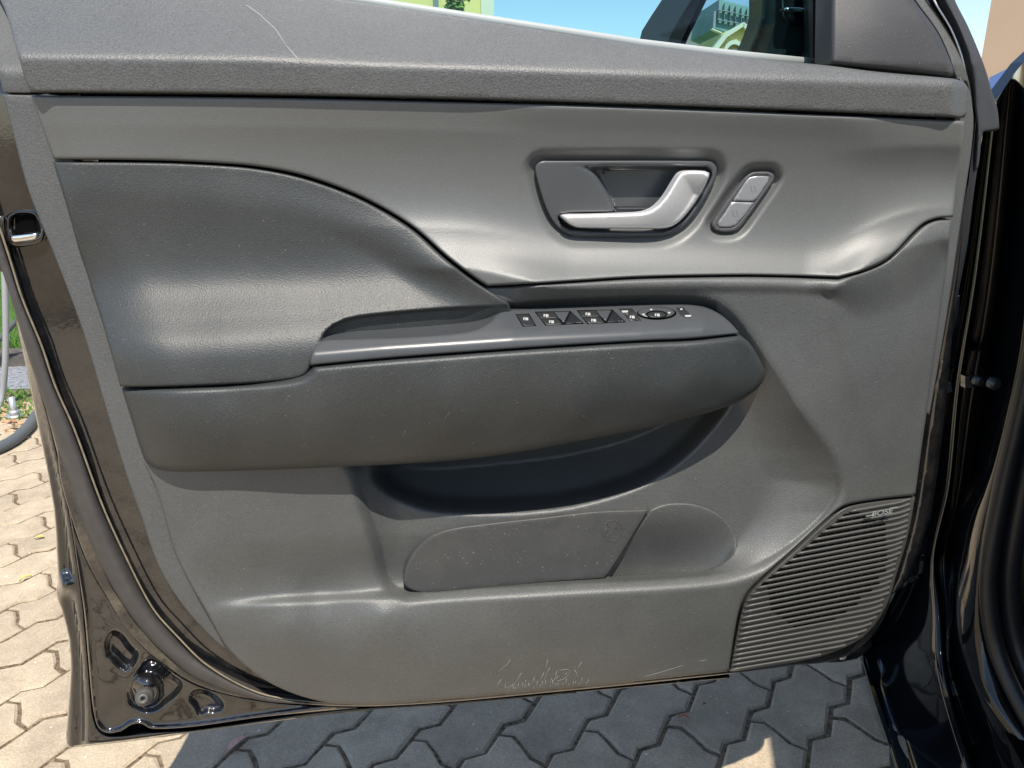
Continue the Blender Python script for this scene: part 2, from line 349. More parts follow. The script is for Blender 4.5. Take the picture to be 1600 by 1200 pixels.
KM = np.array([-40, 0, 45, 95, 145, 185, 215, 243, 268, 300.]); DM = np.array([.044, .0405, .0325, .0262, .0236, .0252, .0312, .0432, .0590, .080])
def d_mid(u, v):
    rel = v-np.interp(u, [48, 375, 700, 1000, 1300, 1507], [149, 152, 159, 168, 180, 189])
    g = 1+.55*sm(u, 1250, 1490)+.10*(1-sm(u, 700, 900))
    pr = cr3(KM, DM[:, None], np.clip(rel*g, -40, 285))[:, 0]
    k = .55+.45*sm(u, 150, 560)
    pr = pr-np.clip(pr-.032, 0, 1)*.42*(1-sm(u, 720, 880))
    d = .036+(pr-.036)*k-.003*sm(u, 1420, 1512)-.62*np.clip(pr-.030, 0, 1)*sm(u, 1270, 1430)+.0035*sm(u, 1270, 1370)*(1-sm(rel, 20, 100))-.004*(1-sm(u-np.interp(v, [149, 249], [48, 84]), 0, 35))
    # diagonal fold running up from the lower right corner
    cx = np.interp(v, [180, 320, 433], [1440, 1350, 1310]); d = d-.0022*sm(v, 300, 430)*np.exp(-((u-cx)/30.)**2)
    for P, wd in ((P_hb, 20), (P_bb, 15)):          # dished edge round the handle and the buttons, open behind them
        m = (u > P[:, 0].min()-40) & (u < P[:, 0].max()+40) & (v > P[:, 1].min()-40) & (v < P[:, 1].max()+40)
        if m.any():
            s = sdist(u[m], v[m], P); q = d[m]
            q = q - .009*sm(s, -wd, 0) - .040*sm(s, 2.5, 9); d[m] = q
    return d - .006*sm(-u, -75, -45)*0
_ins = RBF([(80, 250, .030), (130, 420, .034), (150, 500, .046), (188, 600, .060), (200, 253, .033), (200, 330, .027), (210, 400, .026), (220, 440, .031), (230, 480, .050), (240, 520, .071), (250, 560, .084), (260, 604, .083),
            (400, 265, .033), (400, 340, .026), (400, 400, .024), (400, 435, .028), (410, 475, .046), (420, 510, .067), (430, 545, .084), (440, 575, .090), (450, 600, .089),
            (580, 320, .034), (560, 380, .028), (560, 430, .028), (580, 470, .043), (600, 500, .058), (640, 358, .038), (680, 430, .037), (700, 460, .043), (760, 455, .050), (790, 475, .053), (760, 490, .053), (520, 560, .085)])
EDGE_X = np.array([488, 497, 506, 520, 540, 560, 580, 620, 680, 740, 775, 800.]); EDGE_Y = np.array([585, 536, 520, 507, 498, 493.5, 491, 487, 482, 478.5, 476, 475.])
KI = np.array([180, 250, 320, 385, 425, 455, 495, 530, 552, 575, 605, 640.]); DI = np.array([.037, .0335, .0290, .0270, .0290, .0365, .0560, .0745, .0815, .0845, .0860, .087])
def ins_base(u, v):
    vp = v+np.interp(u, [0, 300, 500, 700, 800], [-4, 0, 9, 27, 38])
    pr = cr3(KI, DI[:, None], np.clip(vp, 180, 640))[:, 0]
    d = .0285+(pr-.0285)*np.interp(u, [0, 350, 600, 700, 800], [1, 1, .86, .70, .62])
    le = u-np.interp(v, [250, 325, 400, 505, 604], [83, 105, 126, 160, 188])
    return d-.016*(1-np.clip(le/95., 0, 1))**2*sm(v, 330, 480)
TOP_I = spline([(83, 251), (250, 252), (340, 256), (400, 262), (461, 273), (523, 293), (580, 318), (643, 356), (697, 404), (739, 436), (775, 460)], 8, closed=False)
def d_ins(u, v):
    d = ins_base(u, v); ye = np.interp(u, EDGE_X, EDGE_Y); k = v-ye
    de = ins_base(u, ye)
    wall = de-.007-np.clip(k, 0, 60)*.00012
    t = sm(k, -2, 5)*sm(u, 498, 512)
    d = d*(1-t)+wall*t
    P = np.stack([u, v], 1); w_ = 1-sm(dist_poly(P, TOP_I, closed=False), 0, 75); return d*(1-w_)+(d_mid(u, v)+.0005)*w_
def d_bez(u, v):
    top = np.interp(u, [480, 505, 600, 700, 742, 765, 786, 900, 1070, 1100, 1122, 1140, 1156], [560, 531, 527, 521, 514, 502, 486, 480, 476, 480, 489, 503, 521])
    bot = np.interp(u, [484, 600, 800, 1000, 1156], [571, 560, 545, 532.5, 521.5])
    crest = bot-np.interp(u, [484, 800, 1100, 1156], [20, 17, 11, 3])            # line where the top turns down into the front
    dc = np.interp(u, [484, 600, 800, 1000, 1100, 1156], [.098, .100, .100, .093, .086, .074])
    k = v-crest
    return dc-.0011*5*np.log1p(np.exp(-np.clip(k, -200, 200)/5.))
_pad = RBF([(190, 607, .066), (205, 655, .063), (221, 706, .054), (240, 610, .083), (250, 660, .084), (265, 715, .071), (350, 605, .090), (350, 660, .093), (350, 715, .080), (350, 737, .070), (500, 575, .1015), (500, 640, .102), (500, 700, .090), (500, 730, .076),
            (700, 555, .105), (700, 620, .107), (700, 680, .095), (700, 718, .078), (900, 540, .102), (900, 600, .104), (900, 655, .096), (900, 690, .079), (1050, 533, .094), (1050, 580, .096), (1050, 630, .093), (1050, 658, .080),
            (1150, 523, .077), (1155, 570, .077), (1150, 610, .076), (1150, 630, .066), (1185, 560, .060), (1195, 582, .055)])
def d_pad(u, v): return _pad(u, v)
_low = RBF([(224, 722, .040), (300, 740, .050), (450, 740, .052), (550, 740, .052), (560, 850, .047), (300, 860, .044), (450, 850, .046), (272, 860, .036), (350, 925, .043), (500, 920, .043), (610, 910, .045),
            (330, 970, .046), (355, 1012, .040), (450, 975, .060), (600, 960, .066), (800, 945, .070), (1000, 930, .072), (450, 1040, .050), (600, 1040, .058), (800, 1030, .062), (1000, 1010, .064), (1130, 930, .068), (1140, 1040, .052), (1000, 1060, .052), (800, 1080, .050), (600, 1098, .044), (480, 1088, .036),
            (1200, 900, .063), (1240, 860, .062), (1300, 800, .056), (1330, 785, .052), (1430, 775, .030), (1320, 700, .052), (1400, 700, .040), (1450, 620, .026), (1330, 600, .050), (1400, 560, .038), (1470, 480, .023), (1290, 520, .050),
            (1310, 437, .048), (1312, 480, .049), (1400, 440, .036), (1485, 345, .022), (1240, 500, .049), (1200, 440, .050), (1150, 440, .051), (1000, 440, .052), (900, 446, .052), (800, 452, .051), (1100, 455, .050), (1200, 520, .049), (1360, 480, .042)])
LIP = spline([(330, 952), (450, 944), (600, 936), (640, 933), (900, 919), (1110, 907), (1182, 892), (1245, 855), (1300, 806), (1322, 762)], 6, closed=False)
O_lin = [(630, 905, 'c'), (634, 885), (648, 860), (672, 838), (705, 826), (760, 818), (850, 808), (930, 799), (1014, 796, 'c'), (990, 835), (965, 875), (945, 904, 'c'), (860, 910), (760, 920), (670, 927), (645, 923), (632, 914)]
O_cup = [(1016, 797, 'c'), (1035, 789), (1060, 786), (1090, 789), (1120, 802), (1142, 823), (1151, 846), (1145, 868), (1125, 885), (1100, 895), (1050, 900), (947, 904, 'c'), (968, 873), (992, 833)]
P_lin, P_cup = spline(O_lin, 5), spline(O_cup, 4)
TOP_G = spline([(830, 444), (900, 439.5), (1000, 434), (1150, 431), (1230, 432), (1310, 434.5), (1350, 423), (1382, 409), (1404, 391), (1426, 367), (1445, 350), (1465, 342), (1488, 341)], 6, closed=False)
SH_P = spline([(575, 738), (592, 768), (642, 795), (692, 806), (800, 807), (900, 796), (1005, 764), (1070, 722), (1128, 660), (1150, 618), (1136, 585), (900, 620), (600, 680)], 8)  # outline of the armrest's shadow
def d_low(u, v):
    d = _low(u, v)
    P = np.stack([u, v], 1); s = sdist(u, v, E_poly)
    # width of the bowl wall: tight along the pocket lip, wide at the ends
    ang = np.interp(u, [520, 560, 640, 700, 1100, 1160, 1230, 1310], [70, 80, 40, 12, 14, 60, 120, 130])
    wd = np.where(v > 720, ang, np.where(u > 1000, 130., 60.))
    blend = sm(v, 700, 820); wd = wd*blend+(1-blend)*np.interp(u, [520, 640, 1000, 1120, 1200, 1310], [70, 80, 40, 55, 120, 130])
    wd = np.where((u > 750) & (u < 1120) & (v < 520), 22., wd)
    t = np.clip(s/wd, 0, 1)
    prof = np.where(s > 0, 1-(1-t)**2.2, 0)
    floor = np.interp(v, [440, 560, 700, 800, 930], [.030, .020, .018, .022, .024])
    lw_ = np.interp(v, [640, 740, 800], [7, 12, 17]); lw_ = lw_*1.15; la = np.interp(v, [640, 740, 800], [.0015, .006, .0150]); rnd = la*np.clip((s+lw_)/lw_, 0, 1)**1.5
    d = d*(1-prof)+floor*prof - rnd*(1-prof)
    q = sdist(u, v, SH_P); d = d-.040*sm(q, 2, 34)-.066*np.clip((q-4)/85., 0, 1)  # hollow sunk inside the shadow outline to darken it
    m = (u > 610) & (u < 1170) & (v > 770) & (v < 940)
    if m.any():
        for Pq in (P_lin, P_cup): d[m] = d[m]-.045*sm(sdist(u[m], v[m], Pq), 1, 6)
    # ledge left of the pocket: the surface above the lip lies back from the lip crest
    m = (u > 310) & (u < 660) & (v > 840) & (v < 1010)
    if m.any():
        yl = np.interp(u[m], LIP[:, 0], LIP[:, 1]); k = v[m]-yl; amp = sm(u[m], 318, 420)
        d[m] = d[m]+amp*(-.010*(1-sm(k, -16, 2))+0)*sm(k, -110, -16)
    # faint raised line down the front edge of the bowl
    cx = np.interp(v, [436, 500, 560, 640, 700, 760], [1310, 1311, 1326, 1352, 1372, 1392])
    k = u-cx; a = (1-sm(v, 560, 760))*sm(u, 1280, 1300)
    d = d + .0022*np.exp(-(k/14.)**2)*a
    m = (v < 520) & (v > 330)
    if m.any():
        P = np.stack([u[m], v[m]], 1); w_ = 1-sm(dist_poly(P, TOP_G, closed=False)/(1+1.8*sm(u[m], 1280, 1360)), 0, 28); d[m] = d[m]*(1-w_)+(d_mid(u[m], v[m]-3)-.0025)*w_
    return d
def one(f, u, v): return float(f(np.array([float(u)]), np.array([float(v)]))[0])

# ---------------- shell, seals and outer skin at the left and below
O_shell = [(-60, -80, 'c'), (60, -80, 'c'), (120, 130, 'c'), (200, 400), (300, 760), (420, 1000), (520, 1060), (700, 1070), (1000, 1045), (1250, 1010), (1440, 900, 'c'), (1470, 700), (1500, 400), (1524, 190), (1530, 120, 'c'), (1526, 190), (1494, 420), (1454, 640),
           (1430, 800), (1402, 905), (1376, 975), (1342, 1014), (1295, 1034), (1240, 1040), (1140, 1053), (900, 1078), (600, 1103), (430, 1096), (360, 1072), (300, 1030), (262, 990), (224, 940), (186, 870), (158, 800), (112, 668), (76, 575), (45, 490), (14, 400), (0, 350), (-30, 300, 'c')]
def d_shell(u, v):
    d = .004+0*u
    # pressed channel just inside the seal line
    s = sdist(u, v, spline(O_strip_in, 8)); d = d - .006*sm(s, -6, 4)*0
    return d - .010*sm(v, 60, -60)
O_strip_in = [(0, 0), (1, 0), (1, 1)]
def d_shell(u, v):
    return .004-.00085*np.clip(135-v, 0, 300)
panel('door_shell', O_shell, d_shell, M['peel'], DOOR, r=3, roll=.003, skirt=.095, step=9)
panel('outer_panel', [(8, 118, 'c'), (700, 122, 'c'), (1300, 140), (1500, 150, 'c'), (1480, 420), (1420, 770), (1340, 985, 'c'), (1130, 1040), (600, 1090), (480, 1108), (300, 1130), (180, 1142), (120, 1128), (113, 1000), (102, 880), (82, 740), (50, 575), (24, 470), (8, 330)], lambda u, v: -.095+0*u, M['void'], DOOR, r=2, roll=.001, skirt=.01, step=20)  # black backing that closes the door and stops light through its gaps
# latch opening in the shell
LATCH = panel('latch_frame', [(8, 338, 'c'), (20, 330), (50, 330), (62, 338), (71, 362), (66, 378), (52, 384), (20, 386), (8, 374)], lambda u, v: .012-.007*sm(sdist(u, v, spline([(20, 338), (52, 336), (60, 366), (24, 368)], 3)), -3, 3), M['black'], DOOR, r=4, roll=.005, skirt=.02, step=3)
panel('latch_hole_patch', [(23, 336, 'c'), (52, 335, 'c'), (58, 362, 'c'), (24, 366, 'c')], lambda u, v: .0065+0*u, M['void'], LATCH, r=1, roll=.0005, skirt=.01, step=6)  # flat black patch for the dark of the latch hole
panel('latch_lip', [(14, 368, 'c'), (58, 363, 'c'), (60, 371), (54, 375), (18, 380, 'c')], lambda u, v: .014+0*u, M['bright'], LATCH, r=3, roll=.003, skirt=.006, step=4)
panel('latch_plate', [(-20, 335, 'c'), (6, 338, 'c'), (10, 380), (16, 420), (0, 425), (-20, 400, 'c')], lambda u, v: .010+0*u, M['dirty'], LATCH, r=2, roll=.002, skirt=.01, step=6)

# grey weatherstrip on the shell
O_seal = [(-40, 250, 'c'), (-12, 330), (12, 400), (33, 467), (63, 540), (83, 600), (113, 668), (155, 783), (189, 857), (236, 950), (272, 993), (320, 1040), (400, 1083), (470, 1096), (520, 1099, 'c'), (470, 1100), (395, 1092), (310, 1062), (262, 1026), (222, 985), (180, 925), (150, 868), (122, 800), (92, 705), (66, 622), (45, 560), (24, 490), (2, 420), (-30, 330), (-70, 250, 'c')]
def d_seal(u, v):
    L = spline([(-55, 250), (-8, 380), (40, 510), (80, 620), (120, 725), (140, 790), (170, 862), (208, 938), (248, 992), (290, 1034), (350, 1066), (430, 1092), (520, 1099.5)], 6, closed=False)
    D = dist_poly(np.stack([u, v], 1), L, closed=False); return .020-.012*(np.clip(D/18., 0, 1))**2
panel('weatherstrip', O_seal, d_seal, M['rubber'], DOOR, r=4, roll=.006, skirt=.03, step=6)
def line3(pts, Y, off=0): return [at1(p[0], p[1], (Y(p[0], p[1]) if callable(Y) else Y)+off) for p in spline(pts, 10, closed=False)]
tube('seal_edge', line3([(-6, 340), (14, 400), (35, 467), (65, 540), (86, 602), (116, 670), (158, 784), (191, 858), (238, 949), (275, 992), (325, 1040), (400, 1081), (470, 1095), (560, 1099)], -.016), .0011, M['tan_edge'], DOOR, n=6)  # tan line painted for the sunlit rim beside the seal
# dusty flange outside the seal
O_fl = [(88, 690, 'c'), (96, 706), (124, 795), (150, 862), (180, 924), (222, 984), (262, 1025), (305, 1058), (360, 1080), (440, 1098, 'c'), (360, 1086), (300, 1066), (240, 1026), (200, 985), (164, 928), (135, 875), (112, 810), (95, 750)]
panel('flange', O_fl, lambda u, v: .004+0*u, M['dirty'], DOOR, r=2, roll=.002, skirt=.01, step=6)
# corner plate with pressed dents, glossy
O_plate = [(46, 560, 'c'), (68, 625), (94, 706), (112, 808), (137, 878), (166, 930), (203, 986), (243, 1028), (302, 1068), (365, 1087), (440, 1099), (520, 1103), (560, 1106, 'c'), (475, 1114), (400, 1122), (300, 1136), (236, 1139), (222, 1132), (208, 1132), (190, 1142), (170, 1146), (156, 1140), (148, 1122), (140, 1040), (133, 960), (124, 900), (113, 830), (96, 720), (70, 620)]
DENTS = [(spline([(165, 1000), (176, 985), (190, 990), (206, 1010), (216, 1020), (213, 1034), (200, 1048), (188, 1044), (176, 1032), (166, 1022)], 4), -.012, 9),
         (spline([(236, 1030), (250, 1036), (268, 1052), (286, 1068), (280, 1082), (262, 1098), (245, 1110), (225, 1112), (204, 1100), (198, 1082), (210, 1060), (226, 1034)], 4), -.010, 10),
         (spline([(295, 1090), (305, 1078), (325, 1080), (345, 1094), (349, 1106), (338, 1112), (322, 1112), (312, 1116), (304, 1102)], 4), -.009, 7)]
def d_plate(u, v):
    d = -.004+0*u
    for P, a_, w_ in DENTS:
        s = sdist(u, v, P); d = d+a_*sm(s, -3, w_)
    r = np.hypot((u-229)/26., (v-1078)/27.); d = d+.034*np.sqrt(np.clip(1-r**2, 0, 1))*(r < 1)*.75
    s = dist_poly(np.stack([u, v], 1), RIM_L, closed=False); d = d+.005*np.exp(-(s/4.)**2)
    d = d + .006*np.exp(-(((u-212)/60.)**2+((v-1000)/46.)**2))
    return d
RIM_L = spline([(84, 690), (98, 760), (110, 840), (124, 905), (133, 965), (140, 1040), (148, 1118), (156, 1137), (170, 1144), (190, 1140), (205, 1130), (224, 1130), (238, 1137), (300, 1134), (400, 1120), (520, 1104)], 4, closed=False)
PLATE = panel('corner_plate', O_plate, d_plate, M['plate'], DOOR, r=2, roll=.002, skirt=.02, step=2.6)
# rubber buffer on the corner dome
bo = []
c = at1(226, 1088, -.022); ax = (at1(222, 1094, -.046)-c).normalized(); s_ = ax.orthogonal().normalized(); b_ = ax.cross(s_)
vs, fs = [], []
for i, (h, r) in enumerate([(-.004, .0105), (.006, .0100), (.010, .0085), (.0105, .0072), (.019, .0062), (.0205, .0050), (.0205, .0026), (.014, .0022)]):
    for k in range(20): vs.append(c+ax*h+(s_*math.cos(k*math.pi/10)+b_*math.sin(k*math.pi/10))*r)
for i in range(7):
    for k in range(20): fs.append((i*20+k, i*20+(k+1) % 20, (i+1)*20+(k+1) % 20, (i+1)*20+k))
fs.append(tuple(7*20+k for k in range(20)))
mesh_obj('door_buffer', vs, fs, simple('grey_rubber_buffer', (.075, .073, .070), .45), DOOR)
# outer skin: the hem at the rear and the bottom of the door
O_skin = [(6, 425, 'c'), (30, 500), (50, 565), (72, 640), (92, 720), (109, 800), (122, 880), (130, 940), (138, 1030), (146, 1118), (155, 1142), (172, 1150), (240, 1144), (300, 1140), (400, 1126), (520, 1110), (700, 1097), (1000, 1071), (1140, 1056, 'c'), (1140, 1060, 'c'), (900, 1082), (700, 1102), (600, 1108),
          (480, 1121), (300, 1145), (200, 1159), (115, 1168, 'c'), (104, 1166), (106, 1110), (110, 1045), (107, 1000), (98, 960), (90, 938), (88, 925), (90, 905), (88, 860), (84, 800), (74, 740), (64, 690), (54, 640), (40, 570), (26, 510)]
def d_skin(u, v):
    x0 = np.interp(v, [500, 570, 640, 690, 740, 800, 860, 905, 938, 1000, 1045, 1110, 1168], [20, 40, 54, 64, 74, 84, 88, 90, 90, 107, 110, 106, 104])
    x1 = np.interp(v, [500, 565, 640, 720, 800, 880, 940, 1030, 1118], [30, 50, 72, 92, 109, 122, 130, 138, 146])
    t = np.clip((u-x0)/np.maximum(x1-x0, 1), 0, 1)
    d = -.030+.016*t + .0035*np.sin(t*9.5)*sm(v, 640, 760) + .018*np.exp(-((v-914)/14.)**2)*np.sin(np.pi*np.clip(t*1.3, 0, 1))
    k = sm(v, 1125, 1150)*sm(u, 130, 160); return d*(1-k)+(-.012)*k
panel('outer_skin', O_skin, d_skin, M['black'], DOOR, r=2.5, roll=.003, skirt=.03, step=4)
tube('hem_edge', line3([(42, 572), (56, 642), (67, 695), (86, 800), (91, 862), (92, 905), (91, 925), (93, 940), (101, 960), (109, 1000), (112, 1045), (108, 1110), (106, 1160)], .034), .0010, M['tan_edge'], DOOR, n=6)
tube('hem_edge', line3([(116, 1166), (200, 1157), (300, 1143), (480, 1119.5), (600, 1107), (700, 1100.5), (900, 1082)], .010), .0010, M['tan_edge'], DOOR, n=6)
tube('flange_edge', line3([(70, 628), (94, 722), (112, 815), (124, 895), (133, 960), (140, 1040), (147, 1110), (154, 1134), (168, 1144), (190, 1142)], .008), .0008, M['tan_edge'], DOOR, n=6)
# front face of the door facing the pillar
# ---------------- carrier trim (grey strip round the panels)
O_carU = [(-40, -70, 'c'), (-22, 40), (2, 132), (4, 145, 'c'), (46, 145.5, 'c'), (60, 140, 'c'), (44, 90), (14, 20), (-10, -70, 'c')]
panel('carrier_upper', O_carU, lambda u, v: .016-.00062*np.clip(110-v, 0, 300), M['carrier'], DOOR, r=2, roll=.0015, skirt=.02, step=9)
O_car = [(5, 147.5, 'c'), (24, 222), (45, 300), (85, 400), (128, 514), (166, 640), (200, 750), (220, 805), (247, 883), (283, 943), (333, 999), (377, 1033), (420, 1062), (480, 1090), (560, 1100, 'c'), (600, 1060, 'c'), (430, 1030, 'c'), (320, 880, 'c'), (250, 700, 'c'), (220, 560, 'c'), (160, 400, 'c'), (120, 260, 'c'), (70, 149, 'c')]
panel('carrier_trim', O_car, lambda u, v: .016+.006*sm(v, 500, 700)*(1-sm(v, 900, 1050)), M['carrier'], DOOR, r=2.5, roll=.002, skirt=.02, step=9)
O_carR = [(1500, 120, 'c'), (1514, 140), (1519, 165), (1521, 190), (1517, 240), (1508, 300), (1496, 380), (1483, 470), (1468, 560), (1452, 650, 'c'), (1440, 640, 'c'), (1470, 340, 'c'), (1490, 190, 'c')]
panel('carrier_front', O_carR, lambda u, v: .010+0*u, M['carrier'], DOOR, r=2.5, roll=.002, skirt=.03, step=9)
# ---------------- the main mouldings
UPPER = panel('upper_trim', O_upper, d_upper, M['upper'], DOOR, r=4, roll=.006, skirt=.03, step=6)
MID = panel('middle_trim', O_mid, d_mid, M['soft'], DOOR, r=4.5, roll=.0045, skirt=.03, step=4.5)
cre = np.concatenate([np.stack([EDGE_X_, EDGE_Y_+o], 1) for o in (-3, -1, 1, 3, 5, 7) for EDGE_X_, EDGE_Y_ in [(np.linspace(500, 798, 120), np.interp(np.linspace(500, 798, 120), EDGE_X, EDGE_Y))]])
INS = panel('pull_cup_trim', O_insert, d_ins, M['grain_dark'], DOOR, r=4, roll=.0045, skirt=.03, step=5, extra=cre)
def ring_pts(P, offs):
    T = np.roll(P, -1, 0)-np.roll(P, 1, 0); T /= np.linalg.norm(T, axis=1)[:, None]+1e-9; Nn_ = np.stack([-T[:, 1], T[:, 0]], 1)
    return np.concatenate([P+Nn_*o for o in offs])
EXG = np.concatenate([ring_pts(spline(O_lin, 3), (-3, -1, 1, 3, 5, 7)), ring_pts(spline(O_cup, 3), (-3, -1, 1, 3, 5, 7)), ring_pts(E_poly, (-2, 0, 2))])
LOW = panel('lower_trim', O_lower, d_low, M['grain_mid'], DOOR, r=4, roll=.005, skirt=.02, step=4.5, extra=EXG)
PAD = panel('armrest_pad', O_pad, d_pad, M['grain_dark'], DOOR, r=9, roll=.010, skirt=.055, step=6)
BEZ = panel('switch_bezel', O_bezel, d_bez, M['satin_black'], DOOR, r=3, roll=.003, skirt=.05, step=3.5)

# ---------------- pocket liner and cup holder
def d_lin(u, v): return .034+(v-860)*.00004+.0*u
LIN = panel('pocket_liner', O_lin, d_lin, M['liner'], DOOR, r=2.5, roll=.003, skirt=.03, step=6)
def d_cup(u, v):
    ax_ = u+(v-850)*.62          # cylinder axis leans with the pocket
    t = np.clip((ax_-1050)/105., -1, 1)
    return .036-(.012+.022*sm(v, 795, 890))*np.sqrt(np.clip(1-t*t, 0.02, 1))
CUP = panel('cup_holder_wall', O_cup, d_cup, M['grain_mid'], DOOR, r=3, roll=.003, skirt=.03, step=4)
# moulded mark on the liner: ring, small person-sized glyph and letter E
def stroke(pts, w_, d0, name, mat, parent, closed=False, h=.0006):
    P = [at1(u, v, -(d0(u, v) if callable(d0) else d0)-h*.3) for u, v in pts]
    if closed: P.append(P[0]); P.append(P[1])
    return tube(name, P, w_*.00069, mat, parent, n=6, flat=.6)
def join(objs, name):
    base = objs[0]; V, F = [], []
    for o in objs:
        n0 = len(V); V += [v.co[:] for v in o.data.vertices]; F += [[i+n0 for i in p.vertices] for p in o.data.polygons]
    mat = base.data.materials[0]; par = base.parent
    for o in objs: bpy.data.objects.remove(o)
    return mesh_obj(name, V, F, mat, par)
dl = lambda u, v: one(d_lin, u, v)
ring = [(956+16*math.cos(a), 829+16*math.sin(a)) for a in np.linspace(0, 2*math.pi, 33)]
g1 = [(948+7*math.cos(a), 830+8*math.sin(a)) for a in np.linspace(0.2, 5.4, 14)]
g2 = [(963+6*math.cos(a), 835+5*math.sin(a)) for a in np.linspace(-.6, 2.2, 8)]
marks = [stroke(ring, .75, dl, 'm', M['liner'], LIN), stroke(g1, .7, dl, 'm', M['liner'], LIN), stroke(g2, .7, dl, 'm', M['liner'], LIN),
         stroke([(945, 826), (950, 830), (945, 834)], .7, dl, 'm', M['liner'], LIN), stroke([(965, 819), (961, 819), (961, 825), (965, 825)], .6, dl, 'm', M['liner'], LIN), stroke([(961, 822), (965, 822)], .6, dl, 'm', M['liner'], LIN),
         stroke([(950, 822), (947, 818), (943, 822)], .6, dl, 'm', M['liner'], LIN)]
join(marks, 'moulded_mark')

# ---------------- speaker grille
G_poly = spline(O_grille, 4)
_gr = RBF([(1141, 1049, .051), (1154, 976, .058), (1170, 930, .0635), (1242, 861, .059), (1292, 815, .054), (1335, 789, .049), (1430, 777, .028), (1250, 950, .058), (1300, 880, .055), (1250, 1033, .047), (1345, 998, .036), (1400, 900, .033), (1370, 850, .044)])
def d_gr(u, v): return _gr(u, v)-.003
GR = panel('speaker_grille', O_grille, d_gr, M['satin_black'], DOOR, r=3, roll=.002, skirt=.02, step=6)
GR.data.materials.clear(); GR.data.materials.append(plastic('grille_plastic', (.050, .050, .048), .45, 900, .2, .5, dust=.3))
grm = plastic('grille_rib_plastic', (.088, .090, .088), .36, 1200, .12, .6, dust=.3)
holem = M['void']
zl = [(30, 1150), (40, 1120), (45, 1090), (50, 1060), (57, 1028), (65, 995), (72, 962), (80, 930), (88, 895), (95, 860), (100, 826), (110, 790), (120, 755), (135, 718), (160, 680), (195, 640), (240, 598), (295, 552), (345, 510), (395, 468), (445, 425), (500, 380), (550, 337), (600, 290), (660, 248), (705, 205), (780, 160)]
holes = []
for i, (zx, zy) in enumerate(zl):
    u0, v0 = zx/4+1130+1.5, zy/4+760
    sl_ = -np.interp(i, [0, 6, 14, 26], [.165, .19, .20, .175])
    uu = np.arange(u0, 1440, 6.); line = []
    for u in uu:
        v = v0+sl_*(u-u0)-.00018*(u-u0)*0
        line.append((u, v))
    L = np.array(line)
    xr = np.interp(v0+sl_*200, [780, 840, 900, 940, 972, 998, 1018, 1033, 1043], [1427, 1417, 1399, 1387, 1369, 1344, 1304, 1250, 1190])
    # right end: first leave of the outline
    P = G_poly; s = sdist(L[:, 0], L[:, 1], P); ok = s > 1.2
    k = 0
    while k < len(L) and (ok[k] or k < 2): k += 1
    L = L[:k]
    if len(L) < 4: continue
    ur = L[-1, 0]
    L[:, 1] -= 2.8*np.clip((L[:, 0]-(ur-26))/26., 0, 1)**2*(1 if i > 1 else .3)
    V, F = [], []
    prof = [(-3.0, -.0010), (-1.9, .0044), (-.7, .0054), (.7, .0042), (2.6, .0010), (2.9, -.002)]
    dd = d_gr(L[:, 0], L[:, 1])
    for j, (u, v) in enumerate(L):
        tp = min(1, j/1.5+.12) if j < 2 else 1
        en = 1 if j < len(L)-2 else .75
        for dv, dh in prof:
            V.append(at1(u, v+dv*tp, -(dd[j]+dh*tp*en)))
    m = len(prof)
    for j in range(len(L)-1):
        for q in range(m-1): F.append((j*m+q, (j+1)*m+q, (j+1)*m+q+1, j*m+q+1))
    F.append(tuple(range(m))); F.append(tuple((len(L)-1)*m+q for q in range(m))[::-1])
    mesh_obj('slat', V, F, grm, GR)
    # flat black patches for the dark of the openings above this slat
    if 6 <= i <= 25:
        a_ = max(u0+8, np.interp(i, [6, 10, 14, 18, 26], [1240, 1205, 1200, 1200, 1290])); b_ = np.interp(i, [6, 8, 10, 14, 20, 24, 25, 26], [1300, 1335, 1365, 1385, 1388, 1370, 1350, 1330])
        if i >= 15: a_ = u0+10
        u = a_
        while u < b_-6:
            u2 = u+12.2; q = []
            for x, dv in ((u, -5.9), (u2, -5.9), (u2, -2.9), (u, -2.9)):
                v = v0+sl_*(x-u0)+dv; q.append(at1(x, v, -(one(d_gr, x, v)+.0008)))
            holes.append(q); u += 13.2
V, F = [], []
for q in holes:
    n0 = len(V); V += q; F.append((n0, n0+1, n0+2, n0+3))
o = mesh_obj('grille_hole_patch', V, F, holem, GR, smooth=False); o['kind'] = 'stuff'
# lettering on the grille
def text(name, s, u, v, h_px, depth, slope, mat, parent, shear=.0, extr=.0006, wpx=None, bold=0.0):
    cu = bpy.data.curves.new(name, 'FONT'); cu.body = s; cu.size = 1; cu.extrude = .02; cu.offset = bold; cu.shear = shear; cu.align_x = 'CENTER'; cu.align_y = 'CENTER'
    t = bpy.data.objects.new('tmp', cu); scene.collection.objects.link(t); bpy.context.view_layer.update()
    m = bpy.data.meshes.new_from_object(t.evaluated_get(bpy.context.evaluated_depsgraph_get())); bpy.data.objects.remove(t)
    xs = [q.co.x for q in m.vertices]; ys = [q.co.y for q in m.vertices]; W_ = max(xs)-min(xs); H_ = max(ys)-min(ys); cx, cy = (max(xs)+min(xs))/2, (max(ys)+min(ys))/2
    sy = h_px/H_; sx = sy if wpx is None else wpx/W_
    for q in m.vertices:
        x = (q.co.x-cx)*sx; y = (q.co.y-cy)*sy
        q.co = at1(u+x, v-y+x*slope, -(depth+(q.co.z+.02)/.04*extr))
    m.materials.clear(); m.materials.append(mat); o = bpy.data.objects.new(name, m); link(o, parent); return o
emb = simple('emblem_silver', (.62, .68, .68), .3, .6)
de = one(d_gr, 1364, 802)+.0135
E1 = text('emblem_lettering', 'BOSE', 1379, 800.5, 7.5, de, -.17, emb, GR, shear=.22, wpx=34, bold=.012)
